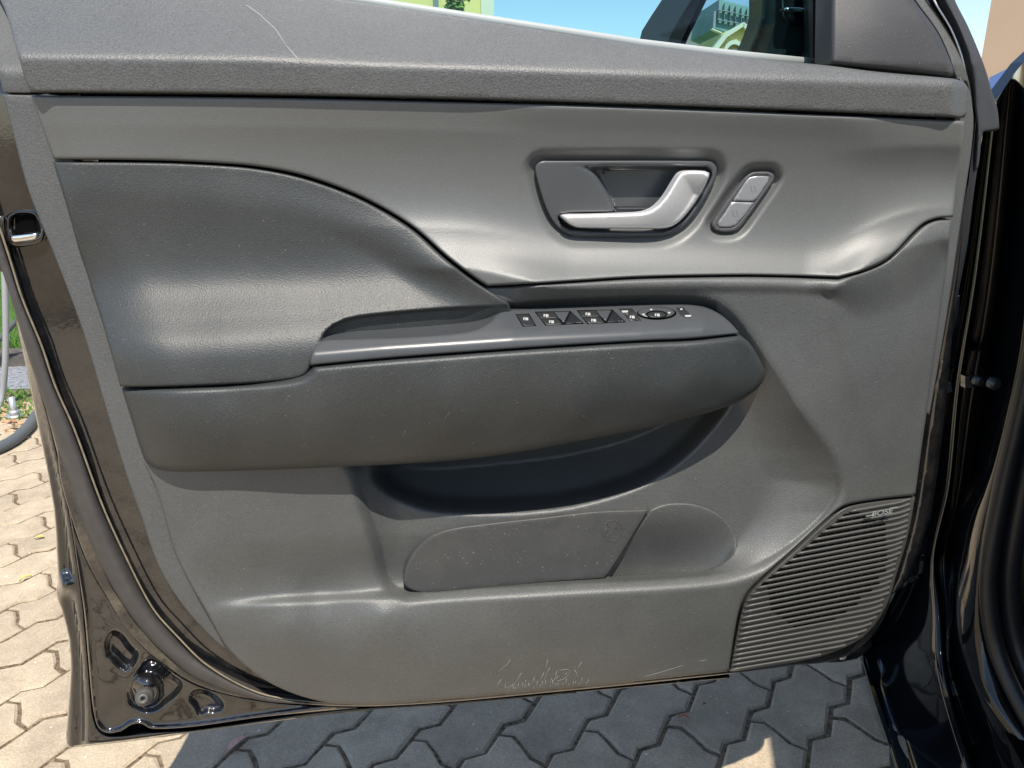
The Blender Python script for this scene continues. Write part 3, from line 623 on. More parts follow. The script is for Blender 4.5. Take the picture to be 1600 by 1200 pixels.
def bar(name, pts, d, mat, parent, th=.0008):
    f = [at1(u, v, -(d+th)) for u, v in pts]; b = [at1(u, v, -d+.003) for u, v in pts]; n = len(pts)
    F = [tuple(range(n)), tuple(range(n, 2*n))[::-1]]+[(i, n+i, n+(i+1) % n, (i+1) % n) for i in range(n)]
    return mesh_obj(name, f+b, F, mat, parent, smooth=False)
bar('emblem_bar', [(1353, 805.8), (1366, 803.6), (1366, 805.2), (1353, 807.4)], de, emb, GR)
bar('emblem_bar', [(1390, 793.6), (1403, 791.4), (1403, 793), (1390, 795.2)], de, emb, GR)

# ---------------- inner door handle
dm = .022
O_hrec = zs([(330, 138), (420, 142), (900, 146), (1380, 148), (1440, 165), (1462, 200), (1448, 265), (1385, 375), (1290, 520), (1200, 610), (1130, 650), (1050, 668), (380, 655), (310, 630), (262, 575), (262, 530), (300, 512), (500, 505), (690, 497, 'c'), (650, 400), (600, 310), (540, 230), (470, 178), (400, 155)], 5, 820, 230)
P_hr = spline(O_hrec, 3)
def d_hb(u, v):
    s = sdist(u, v, P_hr)
    left = sm(950-u, 0, 40)*sm(330-v, 0, 12)
    wd = 4+12*left
    return dm+.002-.020*sm(s/wd, 0, 1)
HB = panel('handle_bezel', O_hbez, d_hb, M['satin_black'], DOOR, r=3, roll=.0025, skirt=.02, step=2.6)
O_fc = zs([(608, 215), (620, 190), (660, 182), (1230, 182, 'c'), (1225, 260), (1030, 500, 'c'), (900, 520), (690, 512, 'c'), (690, 470), (650, 340)], 5, 820, 230)
def d_fc(u, v):
    k = sm(v, 316, 326)
    return dm-.026+.012*k+.004*sm(-(v-272), 0, 5)+.006*sm(-(u-965), 0, 20)
M['cup_gloss'] = plastic('handle_cup_plastic', (.014, .016, .020), .30, 1500, .04, .5)
panel('finger_cup', O_fc, d_fc, M['cup_gloss'], HB, r=2.5, roll=-.002, skirt=.01, step=2.6)
O_lev = zs([(278, 538), (300, 527), (500, 524), (860, 513), (950, 500), (1020, 465), (1095, 385), (1170, 265), (1215, 203), (1262, 186), (1405, 186), (1440, 200), (1436, 240), (1400, 320), (1320, 450), (1225, 565), (1150, 618), (1070, 636), (960, 636), (420, 630), (365, 612), (315, 575)], 5, 820, 230)
LEV_T = spline(zs([(278, 535), (500, 524), (860, 513), (950, 500), (1020, 465), (1095, 385), (1170, 265), (1215, 203), (1262, 186), (1420, 186)], 5, 820, 230), 3, closed=False)
def d_lev(u, v):
    k = dist_poly(np.stack([u, v], 1), LEV_T, closed=False)
    return dm+.014+.006*sm(u, 880, 1060)-.0075*np.clip(k/30., 0, 1.2)**1.6-.004*sm(-(u-890), 0, 20)
panel('handle_lever', O_lev, d_lev, M['chrome'], HB, r=4.5, roll=.0065, skirt=.010, step=2.4)

# ---------------- seat memory buttons
BB = panel('button_bezel', O_bbez, lambda u, v: dm+.001-.003*sm(sdist(u, v, spline(zs([(280, 930), (505, 575), (690, 300), (760, 232), (820, 222), (1020, 222), (1045, 250), (1025, 315), (830, 612), (620, 880), (540, 958), (480, 978), (320, 973)], 9.23, 1090, 250), 3)), 0, 2), simple('grey_bezel', (.075, .075, .08), .4), DOOR, r=2, roll=.002, skirt=.012, step=2.2)
def d_btn(u, v): return dm+.0022+0*u
panel('seat_button', zs([(508, 590, 'c'), (600, 445), (690, 310), (750, 250), (820, 232), (1020, 232), (1040, 250), (1022, 310), (920, 470), (826, 598, 'c')], 9.23, 1090, 250), d_btn, M['button'], BB, r=1.6, roll=.0014, skirt=.004, step=2.5)
panel('seat_button', zs([(492, 603, 'c'), (815, 612, 'c'), (720, 750), (620, 872), (545, 948), (480, 968), (325, 966), (290, 945), (288, 905), (380, 775)], 9.23, 1090, 250), d_btn, M['button'], BB, r=1.6, roll=.0014, skirt=.004, step=2.5)
ics = []
for cx, cy in ((760, 370), (500, 725)):
    for q in ([(0, 0), (14, 0), (30, 85), (16, 85)], [(50, 0), (64, 0), (80, 70), (66, 70)], [(18, 88), (100, 78), (100, 84), (18, 96)]):
        ics.append(bar('i', [((cx+a_)/9.23+1090, (cy+b_)/9.23+250) for a_, b_ in q], dm+.0022, M['icon_dark'], BB, th=.0002))
for o in ics: o.name = 'seat_icon'

# ---------------- window switches, mirror dial
def SW(pts): return zs(pts, 3.478, 780, 450)
def sw_panel(name, pts, off, mat, parent=None, r=1., roll=.0006, extra_=None, skirt=.004):
    return panel(name, [p+('c',) for p in SW(pts)], (lambda u, v: d_bez(u, v)+off) if extra_ is None else (lambda u, v: d_bez(u, v)+off+extra_(u, v)), mat, parent or BEZ, r=r, roll=roll, skirt=skirt, step=2.)
# dark joints (recess plates) first, keys on top of them
sw_panel('lock_switch', [(88, 143), (162, 139), (203, 206), (128, 210)], .0004, M['void'], roll=.0002)
sw_panel('lock_key', [(93, 146), (159, 142), (198, 204), (132, 207)], .0012, M['switch'])
for ox in (0, 228):
    oy = 0 if ox == 0 else -8
    f = lambda pts: [(a_+ox, b_+oy) for a_, b_ in pts]
    sw_panel('switch_well', f([(192, 129), (388, 125), (462, 194), (250, 204)]), .0003, M['void'], roll=.0001)
    sw_panel('window_switch', f([(200, 133), (298, 131), (322, 163), (222, 166)]), .0014, M['switch'])
    sw_panel('window_switch', f([(226, 169), (318, 166), (345, 198), (254, 201)]), .0014, M['switch'])
    sw_panel('switch_rocker', f([(300, 131), (382, 129), (352, 190), (326, 166)]), .0016, M['satin_black'])
    sw_panel('switch_rocker', f([(392, 132), (455, 190), (358, 196)]), .0018, M['cup_gloss'])  # dark plate standing in for the dark triangular recess
sw_panel('small_key', [(648, 112), (722, 110), (748, 141), (688, 146)], .0010, M['switch'])
sw_panel('small_key', [(682, 149), (750, 145), (772, 176), (712, 180)], .0010, M['switch'])
def ell(cx, cy, rx, ry, n=28): return [(cx+rx*math.cos(a_), cy+ry*math.sin(a_)) for a_ in np.linspace(0, 2*math.pi, n, endpoint=False)]
panel('dial_well', SW(ell(856, 137, 108, 36)), lambda u, v: d_bez(u, v)+.0003, M['void'], BEZ, r=1, roll=.0001, skirt=.002, step=2)
panel('mirror_dial', SW(ell(854, 133, 100, 30)), lambda u, v: d_bez(u, v)+.0022, M['satin_black'], BEZ, r=2.5, roll=.0015, skirt=.004, step=2)
panel('dial_ring', SW(ell(856, 143, 58, 21)), lambda u, v: d_bez(u, v)+.0026, M['void'], BEZ, r=1, roll=.0001, skirt=.002, step=2)
panel('dial_button', SW(ell(856, 145, 50, 17)), lambda u, v: d_bez(u, v)+.0034, M['switch'], BEZ, r=1.5, roll=.0008, skirt=.002, step=2)
sw_panel('fold_switch', [(960, 108), (1002, 106), (1050, 156), (1010, 160), (985, 145)], .0012, M['switch'])
ic = []
def icon(cx, cy, off, kind):
    P = {'win': [[(-12, -8), (-4, -9), (-6, 6), (-12, 6)], [(-2, -8), (14, -7), (15, 7), (0, 7)]], 'dot': [[(-6, -4), (6, -4), (6, 4), (-6, 4)]], 'tri': [[(-8, 6), (0, -7), (8, 6)]], 'wide': [[(-18, -5), (16, -6), (18, 4), (-12, 6)]]}[kind]
    for p in P:
        pts = SW([(cx+a_, cy+b_) for a_, b_ in p]); V = [at1(u, v, -(one(d_bez, u, v)+off+.0003)) for u, v in pts]
        ic.append(mesh_obj('i', V, [tuple(range(len(V)))], M['icon'], BEZ, smooth=False))
icon(143, 168, .0013, 'win'); icon(253, 150, .0015, 'win'); icon(283, 184, .0015, 'win'); icon(481, 142, .0015, 'win'); icon(512, 176, .0015, 'win')
icon(683, 128, .0012, 'wide'); icon(722, 158, .0012, 'win'); icon(826, 117, .0024, 'dot'); icon(924, 134, .0024, 'dot'); icon(784, 143, .0024, 'dot'); icon(858, 147, .0036, 'win'); icon(990, 115, .0014, 'dot'); icon(1026, 152, .0014, 'wide')
for o in ic: o.name = 'switch_icon'

# ---------------- window line, glass, sail trim, seals, mirror
tube('belt_strip', [at1(u, v, .048) for u, v in [(420, -24), (560, -1), (620, 8.5), (800, 36), (1000, 67), (1150, 85), (1292, 99)]], .0042, simple('belt_seal', (.30, .33, .33), .45, 0, .5), DOOR, n=10, flat=.5)
def quad(name, pts, mat, parent, th=.004, smooth=False):
    """pts (u,v,Y): a slab of thickness th"""
    f = [at1(*p) for p in pts]; b = [q+Vector((0, th, 0)) for q in f]; n = len(f)
    F = [tuple(range(n)), tuple(range(n, 2*n))[::-1]]+[(i, n+i, n+(i+1) % n, (i+1) % n) for i in range(n)]
    return mesh_obj(name, f+b, F, mat, parent, smooth=smooth)
g = mesh_obj('window_glass', [at1(200, -120, .075), at1(1292, -120, .075), at1(1292, 112, .062), at1(200, 20, .062)], [(0, 1, 2, 3)], M['glass'], DOOR, smooth=False)
quad('window_divider', [(1282, -120, .05), (1300, -120, .05), (1298, 106, .05), (1281, 104, .05)], M['satin_black'], DOOR, th=.02)
quad('divider_seal', [(1270, -120, .057), (1284, -120, .057), (1283, 104, .057), (1270, 102, .057)], M['rubber_dark'], DOOR, th=.02)
O_sail = [(1299, -90, 'c'), (1296, 101, 'c'), (1370, 109), (1440, 116), (1485, 120), (1490, 112), (1482, 88), (1464, 50), (1432, 6), (1400, -40), (1370, -90, 'c')]
def d_sail(u, v):
    return .012+.00006*(u-1300)+.016*np.exp(-(((u-1360)/120.)**2+((v-40)/110.)**2))-.00025*np.clip(100-v, 0, 300)*.9
panel('sail_trim', O_sail, d_sail, plastic('sail_plastic', (.042, .043, .047), .55, 1000, .35, .4, dust=.3), DOOR, r=9, roll=.010, skirt=.03, step=6)
panel('window_frame_trim', [(1380, -90, 'c'), (1400, -40), (1434, 8), (1464, 50), (1482, 88), (1494, 122), (1510, 130, 'c'), (1516, 150), (1520, 165, 'c'), (1512, 120), (1496, 80), (1470, 36), (1445, 0), (1400, -90, 'c')], lambda u, v: .004-.0002*np.clip(100-v, 0, 300), M['carrier'], DOOR, r=3, roll=.003, skirt=.03, step=6)
panel('window_frame', [(1395, -90, 'c'), (1445, 0), (1470, 36), (1496, 80), (1512, 120), (1522, 170), (1530, 200, 'c'), (1540, 180), (1534, 120), (1516, 60), (1490, 0), (1450, -90, 'c')], lambda u, v: -.012-.0002*np.clip(100-v, 0, 300), M['black'], DOOR, r=2, roll=.003, skirt=.03, step=6)
tube('frame_seal_line', line3([(1440, -40), (1462, 5), (1486, 45), (1502, 85), (1510, 118)], lambda u, v: .006+.0002*max(0, 100-v)), .0011, M['chrome'], DOOR, n=6)
O_fs = [(1440, -90, 'c'), (1468, -10), (1495, 40), (1511, 85), (1519, 125), (1522, 165), (1526, 200), (1524, 240), (1520, 272, 'c'), (1528, 262), (1534, 215), (1537, 206, 'c'), (1560, 203), (1561, 194), (1558, 168), (1549, 140), (1541, 112), (1530, 82), (1512, 40), (1492, 0), (1460, -90, 'c')]
panel('flocked_corner_seal', O_fs, lambda u, v: -.004-.0002*np.clip(100-v, 0, 300)+.010*np.exp(-((u-np.interp(v, [-90, 0, 85, 125, 200], [1452, 1480, 1518, 1526, 1530]))/10.)**2), M['felt'], DOOR, r=4, roll=.006, skirt=.03, step=5)
panel('front_edge_seal', [(1520, 190, 'c'), (1531, 200), (1532, 225), (1522, 300), (1512, 380), (1497, 460), (1478, 560), (1462, 640, 'c'), (1459, 600), (1478, 480), (1500, 340), (1514, 260)], lambda u, v: .000+0*u, M['rubber_dark'], DOOR, r=3, roll=.004, skirt=.03, step=6)

# exterior mirror seen through the glass

Ym = .17
ho = panel('mirror_housing', [(996, 66, 'c'), (1003, 45), (1020, 20), (1036, -4), (1060, -50), (1090, -90), (1400, -90, 'c'), (1400, 130, 'c'), (1230, 125), (1090, 110), (996, 90, 'c')],
           lambda u, v: -Ym - .05*sm(sdist(u, v, spline([(1060, 90), (1075, 40), (1105, -20), (1130, -80), (1400, -80), (1400, 140), (1060, 140)], 6)), -12, 2), M['satin_black'], DOOR, r=8, roll=.02, skirt=.10, step=6)
mg = at1(1059, 90, Ym+.040)
def mplane():
    nrm = Vector((-.93, -.36, .02)).normalized(); p0 = at1(1120, 60, Ym+.035); return p0, nrm
def on_plane(u, v, p0, n_, off=0.):
    d = Vector(FW+RT*((u-800)/FPX)+UP*((600-v)/FPX)); c = Vector(CAM); q = p0+n_*off
    return c+d*((q-c).dot(n_)/d.dot(n_))
bpy.data.objects.remove(ho)
MN = Vector((-.93, -.36, .02)).normalized(); MP = at1(1150, 60, .22)
outer = [(996, 92), (998, 68), (1003, 48), (1018, 24), (1034, 0), (1062, -40), (1110, -80), (1200, -95), (1290, -95), (1330, -60), (1335, 130), (1200, 120), (1040, 105)]
midr = [(1034, 90), (1040, 72), (1050, 50), (1065, 24), (1080, 0), (1105, -34), (1140, -62), (1210, -75), (1280, -75), (1310, -50), (1315, 120), (1200, 115), (1060, 104)]
innr = [(1052, 92), (1060, 74), (1070, 52), (1083, 25), (1095, 0), (1115, -26), (1148, -50), (1212, -60), (1272, -60), (1300, -44), (1300, 114), (1200, 110), (1072, 100)]
def ring_mesh(name, rings, mat, parent, cap_back=True, cap_front=False):
    V, F = [], []; n = len(rings[0])
    for r in rings: V += r
    for i in range(len(rings)-1):
        for k in range(n): F.append((i*n+k, i*n+(k+1) % n, (i+1)*n+(k+1) % n, (i+1)*n+k))
    if cap_back: F.append(tuple(range(n)))
    if cap_front: F.append(tuple((len(rings)-1)*n+k for k in range(n))[::-1])
    return mesh_obj(name, V, F, mat, parent, smooth=False)
back = [on_plane(u, v, MP, MN, -.01)+Vector((.05, .05, 0)) for u, v in outer]
HOUS = ring_mesh('mirror_housing', [back, [on_plane(u, v, MP, MN, -.012) for u, v in outer], [on_plane(u, v, MP, MN, .004) for u, v in midr], [on_plane(u, v, MP, MN, -.004) for u, v in innr], [on_plane(u, v, MP, MN, -.012) for u, v in innr]],
                plastic('mirror_housing_plastic', (.012, .016, .018), .45, 900, .3, .5, dust=.2), DOOR)
mg = [on_plane(u, v, MP, MN, -.009) for u, v in innr]
mirm = simple('mirror_glass', (.80, .86, .88), .0, 1.0)
mesh_obj('mirror_glass', mg, [tuple(range(len(mg)))], mirm, HOUS, smooth=False)
# made-up mouldings standing in for the door and handle reflected in the mirror
panel('door_reflection', [(1160, 100, 'c'), (1170, 72), (1180, 48), (1187, 24), (1188, -5), (1186, -90, 'c'), (1300, -90, 'c'), (1300, 115, 'c')], lambda u, v: -.10+.012*sm(np.hypot(0*u, 0*v)+u-np.interp(v, [0, 24, 48, 72, 100], [1196, 1195, 1188, 1178, 1166]), -2, 6)*0+.01*np.exp(-((u-np.interp(v, [0, 24, 48, 72, 100], [1193, 1192, 1185, 1175, 1165]))/4.)**2), plastic('door_reflection_plastic', (.010, .013, .014), .5, 700, .4, .4, dust=.4), DOOR, r=4, roll=.006, skirt=.03, step=5)
panel('door_reflection_cover', [(1221, -60, 'c'), (1220, 22), (1227, 34), (1240, 38), (1284, 47, 'c'), (1290, -60, 'c')], lambda u, v: -.088+0*u, M['black'], DOOR, r=4, roll=.006, skirt=.02, step=5)
panel('handle_reflection', [(1224, 14), (1228, 11), (1250, 11), (1262, 14), (1265, 17), (1258, 19), (1232, 19), (1225, 17)], lambda u, v: -.078+0*u, M['bright'], DOOR, r=3, roll=.004, skirt=.01, step=4)
tube('reflection_trim', line3([(1222, 95), (1240, 92), (1254, 88), (1266, 70), (1282, 54)], .085), .0016, M['bright'], DOOR, n=6)

# scratches near the lower edge of the lower trim: pale scored lines
sc = []
rs = random.Random(8)
def scratch(pts, w_=.55):
    P = [at1(u, v, -(one(d_low, u, v)+.0001)) for u, v in pts]
    sc.append(tube('s', P, w_*.00035, M['scr'], LOW, n=4, flat=.15))
M['scr'] = simple('scored_plastic', (.34, .33, .31), .7, 0, .2)
def Z3(l): return [(a_/3.333+700, b_/3.333+1030) for a_, b_ in l]
for l in ([(325, 0), (310, 25), (285, 45), (250, 82)], [(278, 105), (260, 130), (242, 160)], [(382, 72), (365, 100), (345, 130), (312, 163)], [(345, 128), (320, 142), (300, 152)],
          [(520, 5), (510, 35), (500, 70)], [(532, 42), (515, 70), (505, 100), (490, 125)], [(500, 70), (485, 100), (478, 130)], [(575, 88), (550, 110), (525, 130)], [(580, 58), (620, 52), (635, 62), (625, 85), (600, 105), (570, 112)],
          [(695, 15), (680, 40), (665, 60)], [(660, 55), (672, 80), (690, 105)], [(450, 95), (440, 120), (430, 140)], [(405, 110), (402, 135)], [(1020, 92), (1080, 75), (1150, 55), (1225, 32)], [(1310, 10), (1350, 2)],
          [(565, 62), (560, 90), (556, 115)], [(620, 70), (605, 85)], [(420, 125), (412, 148)], [(540, 100), (530, 122)]):
    scratch(Z3(l))
for i in range(26):
    u = 790+i*5.2+rs.uniform(-2, 2); v = 1083-(u-800)*.09-rs.uniform(1, 3); scratch([(u, v), (u+rs.uniform(.5, 2.5), v-rs.uniform(4, 14))], .5)
join(sc, 'scratch_mark')['kind'] = 'stuff'
sc = []
M['scr2'] = simple('scored_plastic_faint', (.12, .12, .115), .6)
def scr_on(f, pts, par, w_=.4):
    P = [at1(u, v, -(one(f, u, v)+.0001)) for u, v in pts]; sc.append(tube('s', P, w_*.00035, M['scr'] if w_ > .6 else M['scr2'], par, n=4, flat=.4))
for l in ([(690, 668), (697, 652), (703, 644)], [(618, 700), (634, 672)], [(655, 690), (672, 660)], [(735, 700), (740, 690)], [(470, 700), (478, 693)]): scr_on(d_pad, l, PAD)
join(sc, 'scratch_mark')['kind'] = 'stuff'; sc = []
for l in ([(385, 8), (405, 22), (430, 45), (448, 72)], [(448, 72), (462, 88), (470, 98)]): scr_on(d_upper, l, UPPER, 1.3)
join(sc, 'scratch_mark')['kind'] = 'stuff'

bm = bmesh.new(); bmesh.ops.create_cube(bm, size=1)  # block at the door's front edge, added to shade the ground
for v_ in bm.verts: v_.co = Vector((.49+(v_.co.x+.5)*.20, .04+(v_.co.y+.5)*.05, .432+(v_.co.z+.5)*.60+(.02 if v_.co.x > 0 and v_.co.z < 0 else 0)))
bmesh.ops.bevel(bm, geom=bm.edges[:], offset=.012, segments=3, affect='EDGES')
m_ = bpy.data.meshes.new('door_shade_block'); bm.to_mesh(m_); bm.free(); m_.materials.append(M['black']); m_.polygons.foreach_set('use_smooth', [True]*len(m_.polygons)); link(bpy.data.objects.new('door_shade_block', m_), DOOR)

# ================================================================== THE CAR BODY AT THE RIGHT
CAR = thing('parked_car', 'glossy black car body at the right edge with door pillar, sill and rubber door seal', 'car', (0, 0, 0))
L0 = [(1536, 206, .22), (1500, 420, .24), (1462, 620, .26), (1440, 780, .28), (1410, 900, .33), (1375, 970, .40), (1348, 1010, .45), (1362, 1080, .32), (1388, 1160, .21), (1440, 1320, .05)]
L0b = [(1546, 190, .24), (1512, 430, .26), (1478, 620, .28), (1455, 780, .30), (1432, 900, .345), (1404, 970, .41), (1372, 1016, .46), (1386, 1080, .33), (1412, 1160, .22), (1465, 1320, .05)]
L1 = [(1556, 160, .20), (1526, 420, .21), (1498, 600, .22), (1482, 760, .24), (1458, 870, .26), (1461, 960, .215), (1462, 1030, .165), (1474, 1090, .125), (1505, 1190, .10), (1560, 1330, -.02)]
L1b = [(1580, 122, .25), (1548, 440, .26), (1518, 620, .27), (1498, 770, .285), (1476, 870, .30), (1482, 960, .25), (1482, 1030, .20), (1494, 1080, .155), (1530, 1180, .12), (1590, 1320, -.01)]
L2 = [(1604, 92, .16), (1606, 300, .16), (1590, 460, .16), (1572, 600, .17), (1543, 720, .18), (1512, 800, .19), (1496, 880, .195), (1497, 960, .15), (1510, 1030, .11), (1540, 1110, .055), (1610, 1260, -.03)]
L3 = [(1660, 30, .12), (1650, 200, .12), (1620, 400, .12), (1600, 540, .12), (1575, 660, .12), (1552, 760, .12), (1534, 860, .115), (1530, 930, .11), (1542, 1010, .09), (1570, 1080, .05), (1610, 1150, .00), (1700, 1280, -.08)]
L4 = [(1720, 0, .16), (1690, 200, .16), (1660, 400, .16), (1640, 540, .16), (1612, 660, .16), (1590, 760, .16), (1572, 860, .155), (1566, 930, .15), (1578, 1010, .13), (1604, 1070, .09), (1640, 1130, .03), (1730, 1250, -.05)]
BODY = loft('door_pillar', [L0, L0b, L1, L1b, L2, L3, L4], M['body'], CAR, nu=90, sub=8)
def off(L, du=0, dy=0): return [at1(u+du, v, y+dy) for u, v, y in np.array(dense(L))]
def dense(L, k=60):
    c = np.array(L, float); s_ = np.r_[0, np.cumsum(np.hypot(np.diff(c[:, 0]), np.diff(c[:, 1])))]; return cr3(s_, c, np.linspace(0, s_[-1], k))
tube('door_seal', off(L3, 14, -.012), .013, M['rubber_dark'], CAR, n=14)
tube('door_seal', off(L3, 46, .0), .016, M['rubber_dark'], CAR, n=14)
tube('pillar_highlight', off(L1, 0, -.001), .0007, simple('pillar_edge_highlight', (.30, .24, .18), .35), CAR, n=6)  # pale line painted for the highlight along the pillar edge
# interior behind the seal
loft('interior_trim', [[(u+62, v, y+.06) for u, v, y in L3], [(u+110, v, y+.01) for u, v, y in L3], [(u+260, v, y+.0) for u, v, y in L3]], simple('dark_interior', (.010, .016, .020), .45), CAR, nu=50, sub=4)
# sill: stepped strips running towards the viewer
def strip3(name, a0, a1, b0, b1, mat, n=24):
    pass
sillcurves = []
def sill_line(u0, v0, y0, u1, v1, y1): return [(u0+(u1-u0)*t, v0+(v1-v0)*t, y0+(y1-y0)*t) for t in np.linspace(0, 1.35, 9)]
SA = sill_line(1344, 1021, .452, 1400, 1200, .150)
SB = sill_line(1352, 1016, .450, 1412, 1200, .148)
SCa = sill_line(1362, 1012, .455, 1424, 1200, .155)
SD = sill_line(1372, 1008, .450, 1436, 1200, .145)
SE = sill_line(1388, 1000, .455, 1464, 1200, .150)
SF = sill_line(1408, 985, .42, 1508, 1200, .115)
SG = sill_line(1440, 980, .33, 1560, 1200, .06)
loft('sill', [[(u-2, v+3, y+.03) for u, v, y in SA], SA, SB, SCa, SD, SE, SF, SG], M['body'], CAR, nu=20, sub=6)
tube('sill_edge', off(SA, 0, -.001), .0011, M['tan_edge'], CAR, n=6)
tube('sill_edge', off(SE, 0, -.002), .0008, M['scr'], CAR, n=6)
# outer side below the sill
lw = [at1(*p) for p in np.array(dense(SA, 12))]
V = [q+Vector((.002, .006, -.003)) for q in lw]+[q+Vector((.02, .01, -.13)) for q in lw]
mesh_obj('rocker_panel', V, [(i, i+1, 12+i+1, 12+i) for i in range(11)], M['satin_black'], CAR)
# hinge and check strap
def nut(u, v, Y, r, mat, name, parent):
    c = at1(u, v, Y); V, F = [], []
    for h, rr in ((0, r), (-.008, r), (-.011, r*.6)):
        for k in range(12): V.append(c+Vector((math.cos(k*math.pi/6)*rr, h, math.sin(k*math.pi/6)*rr)))
    for i in range(2):
        for k in range(12): F.append((i*12+k, i*12+(k+1) % 12, (i+1)*12+(k+1) % 12, (i+1)*12+k))
    F.append(tuple(24+k for k in range(12))); return mesh_obj(name, V, F, mat, parent, smooth=False)
M['bolt'] = simple('painted_bolt', (.02, .024, .03), .25, .3)
quad('check_strap', [(1452, 604, .13), (1486, 598, .16), (1488, 612, .16), (1454, 622, .13)], M['satin_black'], DOOR, th=.01)
nut(1462, 612, .12, .006, M['chrome'], 'strap_pin', DOOR)
quad('hinge_plate', [(1482, 470, .15), (1500, 462, .15), (1492, 575, .15), (1466, 580, .15)], M['black'], CAR, th=.012)
nut(1550, 598, .165, .010, M['bolt'], 'hinge_bolt', CAR); nut(1525, 594, .19, .008, M['bolt'], 'hinge_bolt', CAR)
quad('hinge_arm', [(1508, 588, .20), (1556, 590, .18), (1556, 604, .18), (1508, 606, .20)], M['black'], CAR, th=.01)
# lower hinge cover under the grille and wiring
tube('lower_hinge', [at1(u, v, y) for u, v, y in [(1290, 1022, .05), (1310, 1022, .09), (1335, 1018, .18), (1352, 1005, .3)]], .012, M['rubber_dark'], CAR, n=8)
nut(1312, 1020, .05, .006, M['chrome'], 'hinge_bolt', CAR)
# A pillar and windscreen at the upper right
quad('a_pillar', [(1640, 60, .45), (1600, 97, .45), (1556, 156, .45), (1563, 196, .45), (1545, 300, .45), (1700, 300, .45), (1700, 60, .45)][::-1], M['black'], CAR, th=.03)
wq = [on_plane(u, v, at1(1580, 120, .7), Vector((-.62, -.60, .50)).normalized()) for u, v in ((1546, 121), (1585, 102), (1602, 84), (1640, 60), (1640, 95), (1600, 130), (1552, 190), (1540, 190))]
mesh_obj('windscreen', wq, [tuple(range(8))], simple('windscreen_sky_mirror', (.42, .52, .66), .03, 1.0), CAR, smooth=False)  # bluish metal mirror, tilted so that it shows a sky reflection
# front wing of the car beyond the hinge (shades the ground ahead)
wg = [onz(1300, 1000, .9)+Vector((0, 0, 0))]
c0 = Vector((.95, .46, 0)); fwd = Vector((.342, .94, 0)); inw = Vector((.94, -.342, 0))
V = []
for s_ in (0, .1, .25, .5, .9, 1.3):
    for z, o_ in ((.42, .02), (.62, -.0), (.85, .015), (.97, .08), (1.0, .7)):
        V.append(c0+fwd*s_+inw*(o_)+Vector((0, 0, z)))
F = [(i*5+j, i*5+j+1, (i+1)*5+j+1, (i+1)*5+j) for i in range(5) for j in range(4)]
mesh_obj('front_wing', V, F, M['black'], CAR)
# wheel arch liner and front wheel just visible under the hinge
V, F = [], []
for i, a_ in enumerate(np.linspace(0, 2*math.pi, 33)[:-1]):
    for r_, o_ in ((.20, .05), (.30, .02), (.335, .05), (.335, .24), (.30, .27)):
        V.append(c0+fwd*(.62+r_*math.cos(a_))+inw*o_+Vector((0, 0, .335+r_*math.sin(a_))))
for i in range(32):
    for j in range(4): F.append((i*5+j, ((i+1) % 32)*5+j, ((i+1) % 32)*5+j+1, i*5+j+1))
mesh_obj('tyre', V, F, M['rubber_dark'], CAR)
# body floor: closes the underside so the ground beneath is shaded
V = [c0+fwd*s_+inw*o_+Vector((0, 0, .20)) for s_, o_ in ((-2.6, .10), (-2.6, 1.6), (1.6, 1.6), (1.6, .10))]
mesh_obj('underbody', V, [(0, 1, 2, 3)], M['void'], CAR, smooth=False)

# roof and rail of the car, unseen; extended forward to shade the ground beside it
rr0 = Vector((.645, .274, 0))+S*(1.45/S.z)
V, F = [], []
for s_ in (-2.2, -1.2, -.4, .2, .6):
    for o_, z_ in ((0, -.07), (.0, -.02), (.03, .0), (.35, .05), (1.1, .05)): V.append(rr0+fwd*s_+inw*o_+Vector((0, 0, z_-.10*max(0, s_))))
F = [(i*5+j, i*5+j+1, (i+1)*5+j+1, (i+1)*5+j) for i in range(4) for j in range(4)]
mesh_obj('roof', V, F, M['black'], CAR)
V = []
for t in np.linspace(0, 1, 6):
    q = rr0+fwd*(.16+t*.62)+inw*(.02+.10*t)+Vector((0, 0, -.06-.42*t)); V += [q, q+inw*.09]
mesh_obj('roof_pillar', V, [(i*2, i*2+1, i*2+3, i*2+2) for i in range(5)], M['black'], CAR)
# unseen black sheet for the cabin side, added to darken the pillar's reflections
V = [c0+fwd*s_+inw*o_+Vector((0, 0, z_)) for s_ in (-2.3, .2) for o_, z_ in ((.34, .30), (.42, .95))]
mesh_obj('cabin_side', V, [(0, 1, 3, 2)], M['void'], CAR, smooth=False)

